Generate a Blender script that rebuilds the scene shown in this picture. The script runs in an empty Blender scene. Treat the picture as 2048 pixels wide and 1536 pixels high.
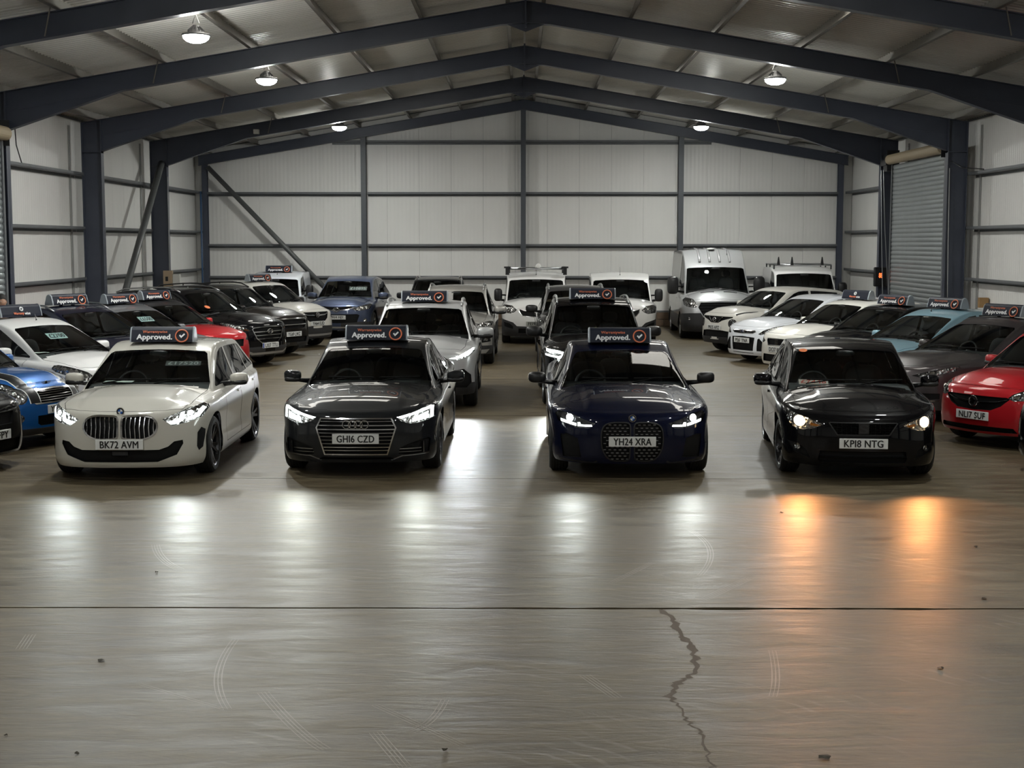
import bpy, bmesh, math, random
import numpy as np
from mathutils import Vector, Matrix
R = math.radians
random.seed(7); rng = np.random.RandomState(7)
scene = bpy.context.scene
COL = scene.collection

# ------------------------------------------------------------------ camera
cam_d = bpy.data.cameras.new('camera'); cam = bpy.data.objects.new('camera', cam_d); COL.objects.link(cam)
cam_d.sensor_fit = 'HORIZONTAL'; cam_d.sensor_width = 36.0; cam_d.lens = 2840.0 * 36.0 / 2048.0
cam_d.clip_end = 200
cam.location = (0, 0, 2.63); cam.rotation_euler = (R(90) - math.atan(283 / 2840.0), 0, R(.323))
scene.camera = cam

# ------------------------------------------------------------------ world (closed hall at night) and exposure
world = bpy.data.worlds.new('world'); scene.world = world; world.use_nodes = True
world.node_tree.nodes['Background'].inputs[0].default_value = (.006, .008, .012, 1)
world.node_tree.nodes['Background'].inputs[1].default_value = 1.0
scene.view_settings.view_transform = 'Standard'; scene.view_settings.look = 'None'
scene.view_settings.gamma = 1.0; scene.view_settings.use_curve_mapping = False
scene.view_settings.exposure = 0.0
scene.cycles.max_bounces = 6; scene.cycles.diffuse_bounces = 3; scene.cycles.glossy_bounces = 3
scene.cycles.transparent_max_bounces = 10; scene.cycles.transmission_bounces = 4
scene.cycles.sample_clamp_indirect = 6.0; scene.cycles.blur_glossy = .5
scene.cycles.caustics_reflective = False; scene.cycles.caustics_refractive = False
scene.cycles.use_denoising = True; scene.cycles.use_light_tree = False; scene.cycles.adaptive_threshold = .05

LAMP_E = 40.0        # high bay lens brightness as seen
LAMP_W = 225.0       # light thrown by one high bay
ROOFLIGHT_E = 5.5    # daylight through the translucent roof sheets
BEAM_E = 40.0        # headlamp beam power in watts (scaled per car)
HALL_X0, HALL_X1 = -10.15, 10.35
CX = .1              # hall centre line
Y_BACK, Y_FRONT = 44.7, -9.4
FRAMES = [Y for Y in (38.6, 32.6, 26.6, 20.6, 14.6, 8.6, 2.6, -3.4)]

# ------------------------------------------------------------------ materials
MATS = {}
def nodes_of(name):
    m = bpy.data.materials.new(name); m.use_nodes = True
    nt = m.node_tree
    return m, nt, nt.nodes['Principled BSDF']
def mat(name, col, rough=.5, metal=0, coat=0, spec=.5, emit=None, es=0, coat_r=.03, ior=None):
    if name in MATS: return MATS[name]
    m, nt, p = nodes_of(name)
    p.inputs['Base Color'].default_value = (*col, 1); p.inputs['Roughness'].default_value = rough
    p.inputs['Metallic'].default_value = metal; p.inputs['Coat Weight'].default_value = coat
    p.inputs['Coat Roughness'].default_value = coat_r; p.inputs['Specular IOR Level'].default_value = spec
    if emit: p.inputs['Emission Color'].default_value = (*emit, 1); p.inputs['Emission Strength'].default_value = es
    MATS[name] = m
    return m
def nd(nt, typ, **kw):
    n = nt.nodes.new(typ)
    for k, v in kw.items(): setattr(n, k, v)
    return n
def lk(nt, a, b): nt.links.new(a, b)
def paint(name, col, metal=0.0, rough=.35, cior=1.5, spec=.12):
    """car paint: clear coat over colour; the inner side of the panels is dark trim"""
    key = 'paint_' + name
    if key in MATS: return MATS[key]
    m, nt, p = nodes_of(key)
    p.inputs['Roughness'].default_value = rough; p.inputs['Metallic'].default_value = metal; p.inputs['Specular IOR Level'].default_value = spec; p.inputs['Coat IOR'].default_value = cior
    p.inputs['Coat Weight'].default_value = 1.0; p.inputs['Coat Roughness'].default_value = .025
    tex = nd(nt, 'ShaderNodeTexNoise'); tex.inputs['Scale'].default_value = 3.0
    tc = nd(nt, 'ShaderNodeTexCoord'); lk(nt, tc.outputs['Object'], tex.inputs['Vector'])
    mx = nd(nt, 'ShaderNodeMixRGB'); mx.inputs[1].default_value = (*[c * .94 for c in col], 1); mx.inputs[2].default_value = (*col, 1)
    lk(nt, tex.outputs['Fac'], mx.inputs[0]); lk(nt, mx.outputs[0], p.inputs['Base Color'])
    out = nt.nodes['Material Output']
    d = nd(nt, 'ShaderNodeBsdfDiffuse'); d.inputs[0].default_value = (.05, .05, .052, 1)
    g = nd(nt, 'ShaderNodeNewGeometry'); ms = nd(nt, 'ShaderNodeMixShader')
    lk(nt, g.outputs['Backfacing'], ms.inputs[0]); lk(nt, p.outputs[0], ms.inputs[1]); lk(nt, d.outputs[0], ms.inputs[2])
    lk(nt, ms.outputs[0], out.inputs['Surface'])
    MATS[key] = m
    return m
def glass(name, tint, ior=1.5):
    if name in MATS: return MATS[name]
    m = bpy.data.materials.new(name); m.use_nodes = True; nt = m.node_tree
    nt.nodes.remove(nt.nodes['Principled BSDF']); out = nt.nodes['Material Output']
    t = nd(nt, 'ShaderNodeBsdfTransparent'); t.inputs[0].default_value = (*tint, 1)
    g = nd(nt, 'ShaderNodeBsdfGlossy'); g.inputs['Roughness'].default_value = .015; g.inputs[0].default_value = (1, 1, 1, 1)
    f = nd(nt, 'ShaderNodeFresnel'); f.inputs[0].default_value = ior
    ms = nd(nt, 'ShaderNodeMixShader')
    lk(nt, f.outputs[0], ms.inputs[0]); lk(nt, t.outputs[0], ms.inputs[1]); lk(nt, g.outputs[0], ms.inputs[2])
    lk(nt, ms.outputs[0], out.inputs['Surface'])
    MATS[name] = m
    return m
def emis(name, col, s, sample=False):
    if name in MATS: return MATS[name]
    m = bpy.data.materials.new(name); m.use_nodes = True; nt = m.node_tree
    nt.nodes.remove(nt.nodes['Principled BSDF'])
    e = nd(nt, 'ShaderNodeEmission'); e.inputs[0].default_value = (*col, 1); e.inputs[1].default_value = s
    lk(nt, e.outputs[0], nt.nodes['Material Output'].inputs['Surface'])
    m.cycles.emission_sampling = 'AUTO' if sample else 'NONE'
    MATS[name] = m
    return m
def steel(name, col, rough=.45, metal=0.0, grime=.25, scale=2.0):
    """painted or galvanised steel with blotchy wear"""
    if name in MATS: return MATS[name]
    m, nt, p = nodes_of(name)
    tc = nd(nt, 'ShaderNodeTexCoord'); tex = nd(nt, 'ShaderNodeTexNoise'); tex.inputs['Scale'].default_value = scale; tex.inputs['Detail'].default_value = 5
    geo = nd(nt, 'ShaderNodeNewGeometry'); lk(nt, geo.outputs['Position'], tex.inputs['Vector'])
    mx = nd(nt, 'ShaderNodeMixRGB'); mx.inputs[1].default_value = (*[c * (1 - grime) for c in col], 1); mx.inputs[2].default_value = (*[min(1, c * (1 + grime)) for c in col], 1)
    lk(nt, tex.outputs['Fac'], mx.inputs[0]); lk(nt, mx.outputs[0], p.inputs['Base Color'])
    p.inputs['Roughness'].default_value = rough; p.inputs['Metallic'].default_value = metal
    MATS[name] = m
    return m

BLACK = mat('black_trim', (.012, .012, .013), .35)
GRK = mat('grille_black', (.004, .004, .0045), .6, spec=.2)
PLASTIC = mat('grey_black_plastic', (.022, .022, .024), .55)
RUBBER = mat('tyre_rubber', (.014, .014, .014), .7)
CHROME = mat('chrome', (.75, .75, .76), .12, 1.0)
ALLOY = mat('alloy', (.42, .43, .44), .28, 1.0)
DALLOY = mat('dark_alloy', (.06, .06, .065), .3, .8)
SEATM = mat('seat_fabric', (.07, .07, .075), .8)
DASHM = mat('dash_plastic', (.05, .05, .054), .6)
LENSH = None
WHITEP = mat('white_card', (.75, .78, .76), .5)
GLASS = glass('windscreen_glass', (.80, .86, .84), 1.38)
DGLASS = glass('dark_side_glass', (.5, .53, .53))
PGLASS = glass('privacy_glass', (.06, .06, .065))
CLEAR = glass('lamp_cover', (.95, .95, .95), 1.45)
PLATEW = mat('plate_white', (.72, .73, .72), .35)
PLATEK = mat('plate_black', (.006, .006, .006), .4)
PLATEB = mat('plate_blue', (.01, .03, .22), .4)
SIGN = mat('sign_navy', (.010, .013, .025), .5, spec=.3)
SIGNEND = mat('sign_end_grey', (.36, .40, .44), .4)
SIGNW = mat('sign_white', (.82, .83, .84), .5)
SIGNO = mat('sign_orange', (.70, .19, .09), .5)
def lamp_house():
    m, nt, p = nodes_of('lamp_housing')
    tc = nd(nt, 'ShaderNodeTexCoord'); v = nd(nt, 'ShaderNodeTexVoronoi'); v.inputs['Scale'].default_value = 22
    lk(nt, tc.outputs['Object'], v.inputs['Vector'])
    b = nd(nt, 'ShaderNodeBump'); b.inputs['Strength'].default_value = .9; b.inputs['Distance'].default_value = .02
    lk(nt, v.outputs['Distance'], b.inputs['Height']); lk(nt, b.outputs[0], p.inputs['Normal'])
    rp = nd(nt, 'ShaderNodeValToRGB'); lk(nt, v.outputs['Color'], rp.inputs[0])
    rp.color_ramp.elements[0].color = (.14, .14, .14, 1); rp.color_ramp.elements[1].color = (.92, .92, .92, 1)
    lk(nt, rp.outputs[0], p.inputs['Base Color'])
    p.inputs['Metallic'].default_value = .9; p.inputs['Roughness'].default_value = .15
    return m
LAMPH = lamp_house(); MATS['lamp_housing'] = LAMPH

# ------------------------------------------------------------------ object helpers
def mesh_from(name, V, F, m=None, smooth=False):
    me = bpy.data.meshes.new(name); me.from_pydata([tuple(map(float, v)) for v in V], [], F)
    if smooth: me.polygons.foreach_set('use_smooth', [True] * len(me.polygons))
    if m: me.materials.append(m)
    me.update()
    return me
def obj(name, me, parent=None, loc=None, rot=None, label=None, cat=None, group=None, kind=None):
    o = bpy.data.objects.new(name, me); COL.objects.link(o)
    if parent: o.parent = parent
    if loc is not None: o.location = loc
    if rot is not None: o.rotation_euler = rot
    if label: o['label'] = label
    if cat: o['category'] = cat
    if group: o['group'] = group
    if kind: o['kind'] = kind
    return o
class MB:
    """collects shapes into one mesh"""
    def __init__(s): s.v = []; s.f = []
    def add(s, V, F):
        n = len(s.v); s.v += [tuple(map(float, v)) for v in V]; s.f += [tuple(i + n for i in f) for f in F]; return s
    def box(s, x0, x1, y0, y1, z0, z1):
        return s.add([(x0, y0, z0), (x1, y0, z0), (x1, y1, z0), (x0, y1, z0), (x0, y0, z1), (x1, y0, z1), (x1, y1, z1), (x0, y1, z1)],
                     [(0, 3, 2, 1), (4, 5, 6, 7), (0, 1, 5, 4), (1, 2, 6, 5), (2, 3, 7, 6), (3, 0, 4, 7)])
    def prism(s, poly, axis, a, b):
        """2D polygon extruded along axis ('x': poly is (y,z); 'y': (x,z); 'z': (x,y))"""
        n = len(poly)
        def P(p, t): return {'x': (t, p[0], p[1]), 'y': (p[0], t, p[1]), 'z': (p[0], p[1], t)}[axis]
        V = [P(p, a) for p in poly] + [P(p, b) for p in poly]
        ar = sum(poly[i][0] * poly[(i + 1) % n][1] - poly[(i + 1) % n][0] * poly[i][1] for i in range(n))
        F = [tuple(range(n - 1, -1, -1)), tuple(range(n, 2 * n))] + [(i, (i + 1) % n, n + (i + 1) % n, n + i) for i in range(n)]
        if (ar < 0) != (axis == 'y'): F = [tuple(reversed(f)) for f in F]
        return s.add(V, F)
    def tube(s, pts, r, n=8, cap=True):
        pts = [Vector(p) for p in pts]; rs = r if isinstance(r, (list, tuple)) else [r] * len(pts)
        V = []; F = []; prev = None
        for i, p in enumerate(pts):
            d = (pts[min(i + 1, len(pts) - 1)] - pts[max(i - 1, 0)]).normalized()
            a = prev if prev is not None else (Vector((0, 0, 1)) if abs(d.z) < .9 else Vector((1, 0, 0)))
            u = (a - d * a.dot(d)).normalized(); w = d.cross(u); prev = u
            for k in range(n):
                t = 2 * math.pi * k / n; V.append(p + (u * math.cos(t) + w * math.sin(t)) * rs[i])
        for i in range(len(pts) - 1):
            for k in range(n): F.append((i * n + k, i * n + (k + 1) % n, (i + 1) * n + (k + 1) % n, (i + 1) * n + k))
        if cap: F += [tuple(range(n - 1, -1, -1)), tuple(range((len(pts) - 1) * n, len(pts) * n))]
        return s.add(V, F)
    def lathe(s, prof, axis='z', n=24, c=(0, 0, 0), close=False):
        """profile (r, t) revolved about axis"""
        V = []; F = []; m = len(prof)
        for k in range(n):
            a = 2 * math.pi * k / n; ca, sa = math.cos(a), math.sin(a)
            for r, t in prof:
                V.append({'z': (c[0] + r * ca, c[1] + r * sa, c[2] + t), 'x': (c[0] + t, c[1] + r * ca, c[2] + r * sa), 'y': (c[0] + r * sa, c[1] + t, c[2] + r * ca)}[axis])
        for k in range(n):
            q = (k + 1) % n
            for j in range(m if close else m - 1):
                j2 = (j + 1) % m
                F.append((k * m + j, q * m + j, q * m + j2, k * m + j2))
        return s.add(V, F)
    def ell(s, c, r, e=1.0, nu=14, nv=9, cut=None):
        """superellipsoid"""
        sg = lambda v, p: math.copysign(abs(v) ** p, v)
        V = []; F = []
        for j in range(nv + 1):
            b = -math.pi / 2 + math.pi * j / nv
            for i in range(nu):
                a = 2 * math.pi * i / nu
                V.append((c[0] + r[0] * sg(math.cos(b), e) * sg(math.cos(a), e), c[1] + r[1] * sg(math.cos(b), e) * sg(math.sin(a), e), c[2] + r[2] * sg(math.sin(b), e)))
        for j in range(nv):
            for i in range(nu): F.append((j * nu + i, j * nu + (i + 1) % nu, (j + 1) * nu + (i + 1) % nu, (j + 1) * nu + i))
        return s.add(V, F)
    def ring(s, c, R0, r, axis='y', n=28, m=6, sx=1.0, sz=1.0):
        V = []; F = []
        for k in range(n):
            a = 2 * math.pi * k / n
            for j in range(m):
                b = 2 * math.pi * j / m; rr = R0 + r * math.cos(b)
                p = (rr * math.cos(a) * sx, r * math.sin(b), rr * math.sin(a) * sz)
                if axis == 'z': p = (p[0], p[2], p[1])
                V.append((c[0] + p[0], c[1] + p[1], c[2] + p[2]))
        for k in range(n):
            for j in range(m): F.append((k * m + j, k * m + (j + 1) % m, ((k + 1) % n) * m + (j + 1) % m, ((k + 1) % n) * m + j))
        return s.add(V, F)
    def xf(s, M):
        s.v = [tuple(M @ Vector(v)) for v in s.v]; return s
    def mesh(s, name, m=None, smooth=False): return mesh_from(name, s.v, s.f, m, smooth)
    def build(s, name, m, parent=None, smooth=False, **kw):
        return obj(name, s.mesh(name, m, smooth), parent, **kw)
def soften(o, w=.01, seg=2):
    b = o.modifiers.new('bevel', 'BEVEL'); b.width = w; b.segments = seg; b.limit_method = 'ANGLE'
    return o

# ------------------------------------------------------------------ lettering (all words turned to meshes once, before the scene fills)
TEXTS = {}
def make_texts(items):
    tmp = []
    for key, s, bold in items:
        c = bpy.data.curves.new('txt', 'FONT'); c.body = s; c.size = 1.0; c.offset = bold; c.resolution_u = 3; c.extrude = 0; c.space_character = 1.04
        o = bpy.data.objects.new('txt', c); COL.objects.link(o); tmp.append((key, o))
    bpy.context.view_layer.update(); dg = bpy.context.evaluated_depsgraph_get()
    for key, o in tmp:
        me = bpy.data.meshes.new_from_object(o.evaluated_get(dg))
        V = np.array([v.co[:] for v in me.vertices]) if len(me.vertices) else np.zeros((1, 3)); F = [tuple(p.vertices) for p in me.polygons]
        TEXTS[key] = (V, F)
        c = o.data; bpy.data.objects.remove(o); bpy.data.curves.remove(c); bpy.data.meshes.remove(me)
def text_on(mb, key, cx, cz, w, h, y=0.0, bold=.035, slant=0):
    """letters laid in the x-z plane facing -y, fitted in a w by h box centred on cx, cz"""
    V, F = TEXTS[key]; mn = V.min(0); mxx = V.max(0); sx = w / (mxx[0] - mn[0]); sz = h / (mxx[1] - mn[1])
    P = np.zeros_like(V); P[:, 0] = (V[:, 0] - (mn[0] + mxx[0]) / 2) * sx + cx; P[:, 2] = (V[:, 1] - (mn[1] + mxx[1]) / 2) * sz + cz
    P[:, 0] += slant * (P[:, 2] - cz); P[:, 1] = y
    for k in ((-bold, 0, bold) if bold else (0,)):
        Q = P.copy(); Q[:, 0] += k * h; Q[:, 1] -= .0004 * (1 + k / max(bold, 1e-6)); mb.add(Q, F)
    if bold:
        for k in (-bold, bold): Q = P.copy(); Q[:, 2] += k * h * .6; Q[:, 1] -= .0004 * (3.5 + .5 * k / bold); mb.add(Q, F)
    return mb
PLATES = ['BK72 AVM', 'GHI6 CZD', 'YH24 XRA', 'KPI8 NTG', 'YF6I FPY', 'LXI7 TTU', 'YG69 LWZ', 'YH64 EUD', 'WRI4 HJY', 'FEI9 KPY', 'PKI5 APZ', 'PE6I YNA', 'DCI7 KXV', 'NLI7 SUF']
make_texts([('p:' + p, p, 0) for p in PLATES] + [('Warrantywise', 'Warrantywise', 0), ('Approved.', 'Approved.', 0), ('Warranty', 'Warranty', 0), ('wise', 'wise', 0),
           ('PY', 'PY', 0)] + [('d:' + s, s, 0) for s in ('£17520', '£2700', '£6500', '£7446', '£10895', '88', 'S')])
# ------------------------------------------------------------------ setting materials
def floor_mat():
    m, nt, p = nodes_of('polished_concrete')
    geo = nd(nt, 'ShaderNodeNewGeometry')
    def noise(scale, detail, sx, sy, rough=.55, dist=0.0):
        mp = nd(nt, 'ShaderNodeMapping'); mp.inputs['Scale'].default_value = (sx, sy, 1); lk(nt, geo.outputs['Position'], mp.inputs[0])
        t = nd(nt, 'ShaderNodeTexNoise'); t.inputs['Scale'].default_value = scale; t.inputs['Detail'].default_value = detail; t.inputs['Roughness'].default_value = rough
        t.inputs['Distortion'].default_value = dist
        lk(nt, mp.outputs[0], t.inputs[0]); return t
    def ramp(src, a, b, ca, cb):
        r = nd(nt, 'ShaderNodeValToRGB'); r.color_ramp.elements[0].position = a; r.color_ramp.elements[1].position = b
        r.color_ramp.elements[0].color = (*ca, 1); r.color_ramp.elements[1].color = (*cb, 1); lk(nt, src, r.inputs[0]); return r
    def mix(f, a, b, typ='MIX'):
        x = nd(nt, 'ShaderNodeMixRGB', blend_type=typ)
        for i, s in ((0, f), (1, a), (2, b)):
            if isinstance(s, (int, float)): x.inputs[i].default_value = s
            elif isinstance(s, tuple): x.inputs[i].default_value = (*s, 1)
            else: lk(nt, s, x.inputs[i])
        return x
    big = noise(.55, 6, 1, 1.4, .6, .6); streak = noise(2.2, 8, .6, 2.6, .62, .8); fine = noise(8, 9, .55, 2.4, .72, .7); grit = noise(70, 3, 1, 1)
    c1 = ramp(big.outputs['Fac'], .3, .7, (.112, .087, .050), (.150, .123, .076))
    c2 = ramp(streak.outputs['Fac'], .34, .66, (.58, .55, .52), (1.10, 1.10, 1.10))
    c3 = ramp(fine.outputs['Fac'], .36, .66, (.66, .64, .62), (1.14, 1.14, 1.14))
    a = mix(1.0, c1.outputs[0], c2.outputs[0], 'MULTIPLY'); b = mix(.8, a.outputs[0], c3.outputs[0], 'MULTIPLY')
    # curved scuffs left by tyres
    v = nd(nt, 'ShaderNodeTexWave', wave_type='RINGS', rings_direction='Z'); mp = nd(nt, 'ShaderNodeMapping'); mp.inputs['Location'].default_value = (2.6, -4.0, 0)
    lk(nt, geo.outputs['Position'], mp.inputs[0]); lk(nt, mp.outputs[0], v.inputs[0]); v.inputs['Scale'].default_value = 2.4; v.inputs['Distortion'].default_value = 5; v.inputs['Detail'].default_value = 3
    v.inputs['Detail Scale'].default_value = 1.0
    patch = noise(1.1, 3, 1, 1); pm = ramp(patch.outputs['Fac'], .55, .68, (0, 0, 0), (1, 1, 1)); sc = ramp(v.outputs['Fac'], .82, .97, (0, 0, 0), (1, 1, 1))
    mm = mix(1.0, pm.outputs[0], sc.outputs[0], 'MULTIPLY'); sm = nd(nt, 'ShaderNodeMath', operation='MULTIPLY'); lk(nt, mm.outputs[0], sm.inputs[0]); sm.inputs[1].default_value = .22
    c = mix(sm.outputs[0], b.outputs[0], (.38, .36, .33)); 
    lk(nt, c.outputs[0], p.inputs['Base Color'])
    rr = nd(nt, 'ShaderNodeMapRange'); rr.inputs[1].default_value = .3; rr.inputs[2].default_value = .7; rr.inputs[3].default_value = .37; rr.inputs[4].default_value = .52
    lk(nt, streak.outputs['Fac'], rr.inputs[0]); lk(nt, rr.outputs[0], p.inputs['Roughness'])
    p.inputs['Specular IOR Level'].default_value = .40
    h1 = nd(nt, 'ShaderNodeBump'); h1.inputs['Strength'].default_value = .5; h1.inputs['Distance'].default_value = .016; lk(nt, streak.outputs['Fac'], h1.inputs['Height'])
    h2 = nd(nt, 'ShaderNodeBump'); h2.inputs['Strength'].default_value = .35; h2.inputs['Distance'].default_value = .006; lk(nt, fine.outputs['Fac'], h2.inputs['Height']); lk(nt, h1.outputs[0], h2.inputs['Normal'])
    h3 = nd(nt, 'ShaderNodeBump'); h3.inputs['Strength'].default_value = .08; h3.inputs['Distance'].default_value = .001; lk(nt, grit.outputs['Fac'], h3.inputs['Height']); lk(nt, h2.outputs[0], h3.inputs['Normal'])
    lk(nt, h3.outputs[0], p.inputs['Normal'])
    return m
def panel_mat(name, col, axis):
    """white lining panel with fine vertical micro ribs along one axis"""
    m, nt, p = nodes_of(name)
    geo = nd(nt, 'ShaderNodeNewGeometry'); sep = nd(nt, 'ShaderNodeSeparateXYZ'); lk(nt, geo.outputs['Position'], sep.inputs[0])
    mu = nd(nt, 'ShaderNodeMath', operation='MULTIPLY'); lk(nt, sep.outputs[axis], mu.inputs[0]); mu.inputs[1].default_value = 2 * math.pi / .125
    sn = nd(nt, 'ShaderNodeMath', operation='SINE'); lk(nt, mu.outputs[0], sn.inputs[0])
    b = nd(nt, 'ShaderNodeBump'); b.inputs['Strength'].default_value = .35; b.inputs['Distance'].default_value = .004; lk(nt, sn.outputs[0], b.inputs['Height']); lk(nt, b.outputs[0], p.inputs['Normal'])
    t = nd(nt, 'ShaderNodeTexNoise'); t.inputs['Scale'].default_value = .8; t.inputs['Detail'].default_value = 6; mp = nd(nt, 'ShaderNodeMapping'); mp.inputs['Scale'].default_value = (2, 2, .5)
    lk(nt, geo.outputs['Position'], mp.inputs[0]); lk(nt, mp.outputs[0], t.inputs[0])
    mx = nd(nt, 'ShaderNodeMixRGB'); mx.inputs[1].default_value = (*[c * .86 for c in col], 1); mx.inputs[2].default_value = (*col, 1); lk(nt, t.outputs['Fac'], mx.inputs[0])
    lk(nt, mx.outputs[0], p.inputs['Base Color']); p.inputs['Roughness'].default_value = .42
    return m
FLOORM = floor_mat()
WALLM = {0: panel_mat('white_lining_panel_back', (.86, .85, .82), 0), 1: panel_mat('white_lining_panel_side', (.86, .85, .82), 1)}
ROOFM = steel('roof_liner_sheet', (.66, .64, .59), .34, .0, .08, 1.2)
NAVY = steel('navy_steel_paint', (.052, .060, .085), .42, 0, .15, 3)
GALV = steel('galvanised_purlin', (.22, .205, .18), .45, .3, .25, 4)
GIRT = steel('grey_steel_rail', (.135, .142, .15), .5, .1, .2, 4)
JOINT = mat('joint_dark', (.03, .027, .024), .9)
BLOCKM = steel('brown_block', (.13, .088, .058), .9, 0, .3, 6)
SLATM = steel('shutter_slat', (.33, .36, .37), .35, .5, .12, 3)

# ------------------------------------------------------------------ floor: poured slabs with sawn joints
floor = MB().box(HALL_X0 - .3, HALL_X1 + .3, Y_FRONT, Y_BACK + .3, -.30, -.03).build('floor', JOINT, kind='structure')
joints = [Y_FRONT, -1.4, 4.3, 10.05, 15.72, 21.5, 27.3, 33.0, 38.8, Y_BACK + .2]
def edge_line(y, wob, n=160):
    xs = np.linspace(HALL_X0, HALL_X1, n); r = np.random.RandomState(int(abs(y) * 100) % 9999)
    return xs, y + np.interp(xs, np.linspace(HALL_X0, HALL_X1, 60), r.normal(0, wob, 60))
for a, b in zip(joints[:-1], joints[1:]):
    wa = .003; ga = .009
    xs, ya = edge_line(a, wa); _, yb = edge_line(b, wa); ya = ya + ga; yb = yb - ga
    rr_ = np.random.RandomState(3)
    if abs(a - 10.05) < .1: ya = ya + .004 + np.interp(xs, np.linspace(HALL_X0, HALL_X1, 140), np.abs(rr_.normal(0, .010, 140))) * np.clip((xs + 1.0) * .6, .25, 1.4) * np.clip(3.4 - xs, .3, 1)
    if abs(b - 10.05) < .1: yb = yb - .004 - np.interp(xs, np.linspace(HALL_X0, HALL_X1, 140), np.abs(rr_.normal(0, .014, 140))) * np.clip((xs + 1.0) * .6, .25, 1.4) * np.clip(3.4 - xs, .3, 1)
    n = len(xs)
    V = [(x, y, 0) for x, y in zip(xs, ya)] + [(x, y, 0) for x, y in zip(xs, yb)] + [(x, y, -.03) for x, y in zip(xs, ya)] + [(x, y, -.03) for x, y in zip(xs, yb)]
    F = []
    for i in range(n - 1):
        F += [(i, i + 1, n + i + 1, n + i), (2 * n + i, 2 * n + i + 1, i + 1, i), (n + i, n + i + 1, 3 * n + i + 1, 3 * n + i)]
    obj('slab', mesh_from('slab', V, F, FLOORM), floor)
# the wandering crack across the nearest slab
crack_px = [(1322, 1219), (1350, 1242), (1362, 1272), (1382, 1288), (1392, 1312), (1388, 1345), (1360, 1362), (1337, 1390), (1360, 1412), (1372, 1440), (1402, 1466), (1408, 1500), (1424, 1534), (1432, 1565)]
def px2floor(x, y):
    ang = math.atan((y - 768) / 2840.0) + math.atan(283 / 2840.0); d = 2.63 / math.tan(ang)
    rng_ = math.hypot(d, 2.63) * math.cos(ang - math.atan(283 / 2840.0))
    xl = (x - 1024) / 2840.0 * rng_
    return xl - d * math.sin(R(.323)), d
pts = [px2floor(*p) for p in crack_px]
fine = []
for (a, b) in zip(pts[:-1], pts[1:]):
    for k in range(6):
        t = k / 6; fine.append((a[0] + (b[0] - a[0]) * t + random.gauss(0, .012), a[1] + (b[1] - a[1]) * t + random.gauss(0, .008)))
V = []; F = []
for i, (x, y) in enumerate(fine):
    w = (.010 + .016 * abs(math.sin(i * .55)) * random.random()) * (1.3 if i < 45 else .5)
    V += [(x - w, y, .0006), (x + w, y + random.gauss(0, .004), .0006)]
    if i: F.append((2 * i - 2, 2 * i - 1, 2 * i + 1, 2 * i))
obj('crack', mesh_from('crack', V, F, mat('crack_fill', (.115, .092, .072), .9)), floor)

# pale scuffs of turning tyres on the near slabs: bundles of thin parallel marks
SCUFF = mat('tyre_scuff', (.205, .178, .138), .45)
def scuff(pxs, lines=3, gap=.022, w=.0045):
    P = [Vector(px2floor(*p)) for p in pxs]; n = 14; pts = []
    for k in range(n + 1):
        t = k / n
        if len(P) == 3: q = P[0] * (1 - t) ** 2 + (P[1] * 2 - (P[0] + P[2]) * .5) * 2 * t * (1 - t) + P[2] * t * t
        else: q = P[0].lerp(P[1], t)
        pts.append(q)
    mb = MB()
    for l in range(lines):
        V = []; F = []
        for k, q in enumerate(pts):
            d = (pts[min(k + 1, n)] - pts[max(k - 1, 0)]).normalized(); nn = Vector((-d.y, d.x)); o = (l - (lines - 1) / 2) * gap; ww = w * (.35 + .65 * math.sin(math.pi * (k + .5) / (n + 1))) * random.uniform(.6, 1)
            a = q + nn * (o - ww); b = q + nn * (o + ww); V += [(a.x, a.y, .0005), (b.x, b.y, .0005)]
            if k: F.append((2 * k - 2, 2 * k, 2 * k + 1, 2 * k - 1))
        mb.add(V, [f[::-1] for f in F])
    o = mb.build('tyre_scuff', SCUFF, floor); o['kind'] = 'stuff'
for p_, l_ in (([(470, 1280), (436, 1350), (455, 1420)], 3), ([(525, 1385), (590, 1455), (650, 1500)], 4), ([(750, 1465), (810, 1535)], 4), ([(310, 1090), (324, 1118), (360, 1140)], 4), ([(890, 1400), (862, 1440), (820, 1465)], 3), ([(750, 1410), (925, 1490)], 3),
               ([(1224, 1165), (1304, 1125)], 3), ([(1404, 1200), (1499, 1155)], 4), ([(1169, 1350), (1234, 1395)], 4), ([(1544, 1300), (1551, 1350), (1545, 1392)], 3), ([(860, 1350), (1010, 1318)], 3), ([(280, 1370), (450, 1420)], 2), ([(1100, 1040), (1240, 1010)], 2), ([(60, 1270), (40, 1300)], 4), ([(1380, 1060), (1420, 1100), (1400, 1150)], 3)):
    scuff(p_, l_)
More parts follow.
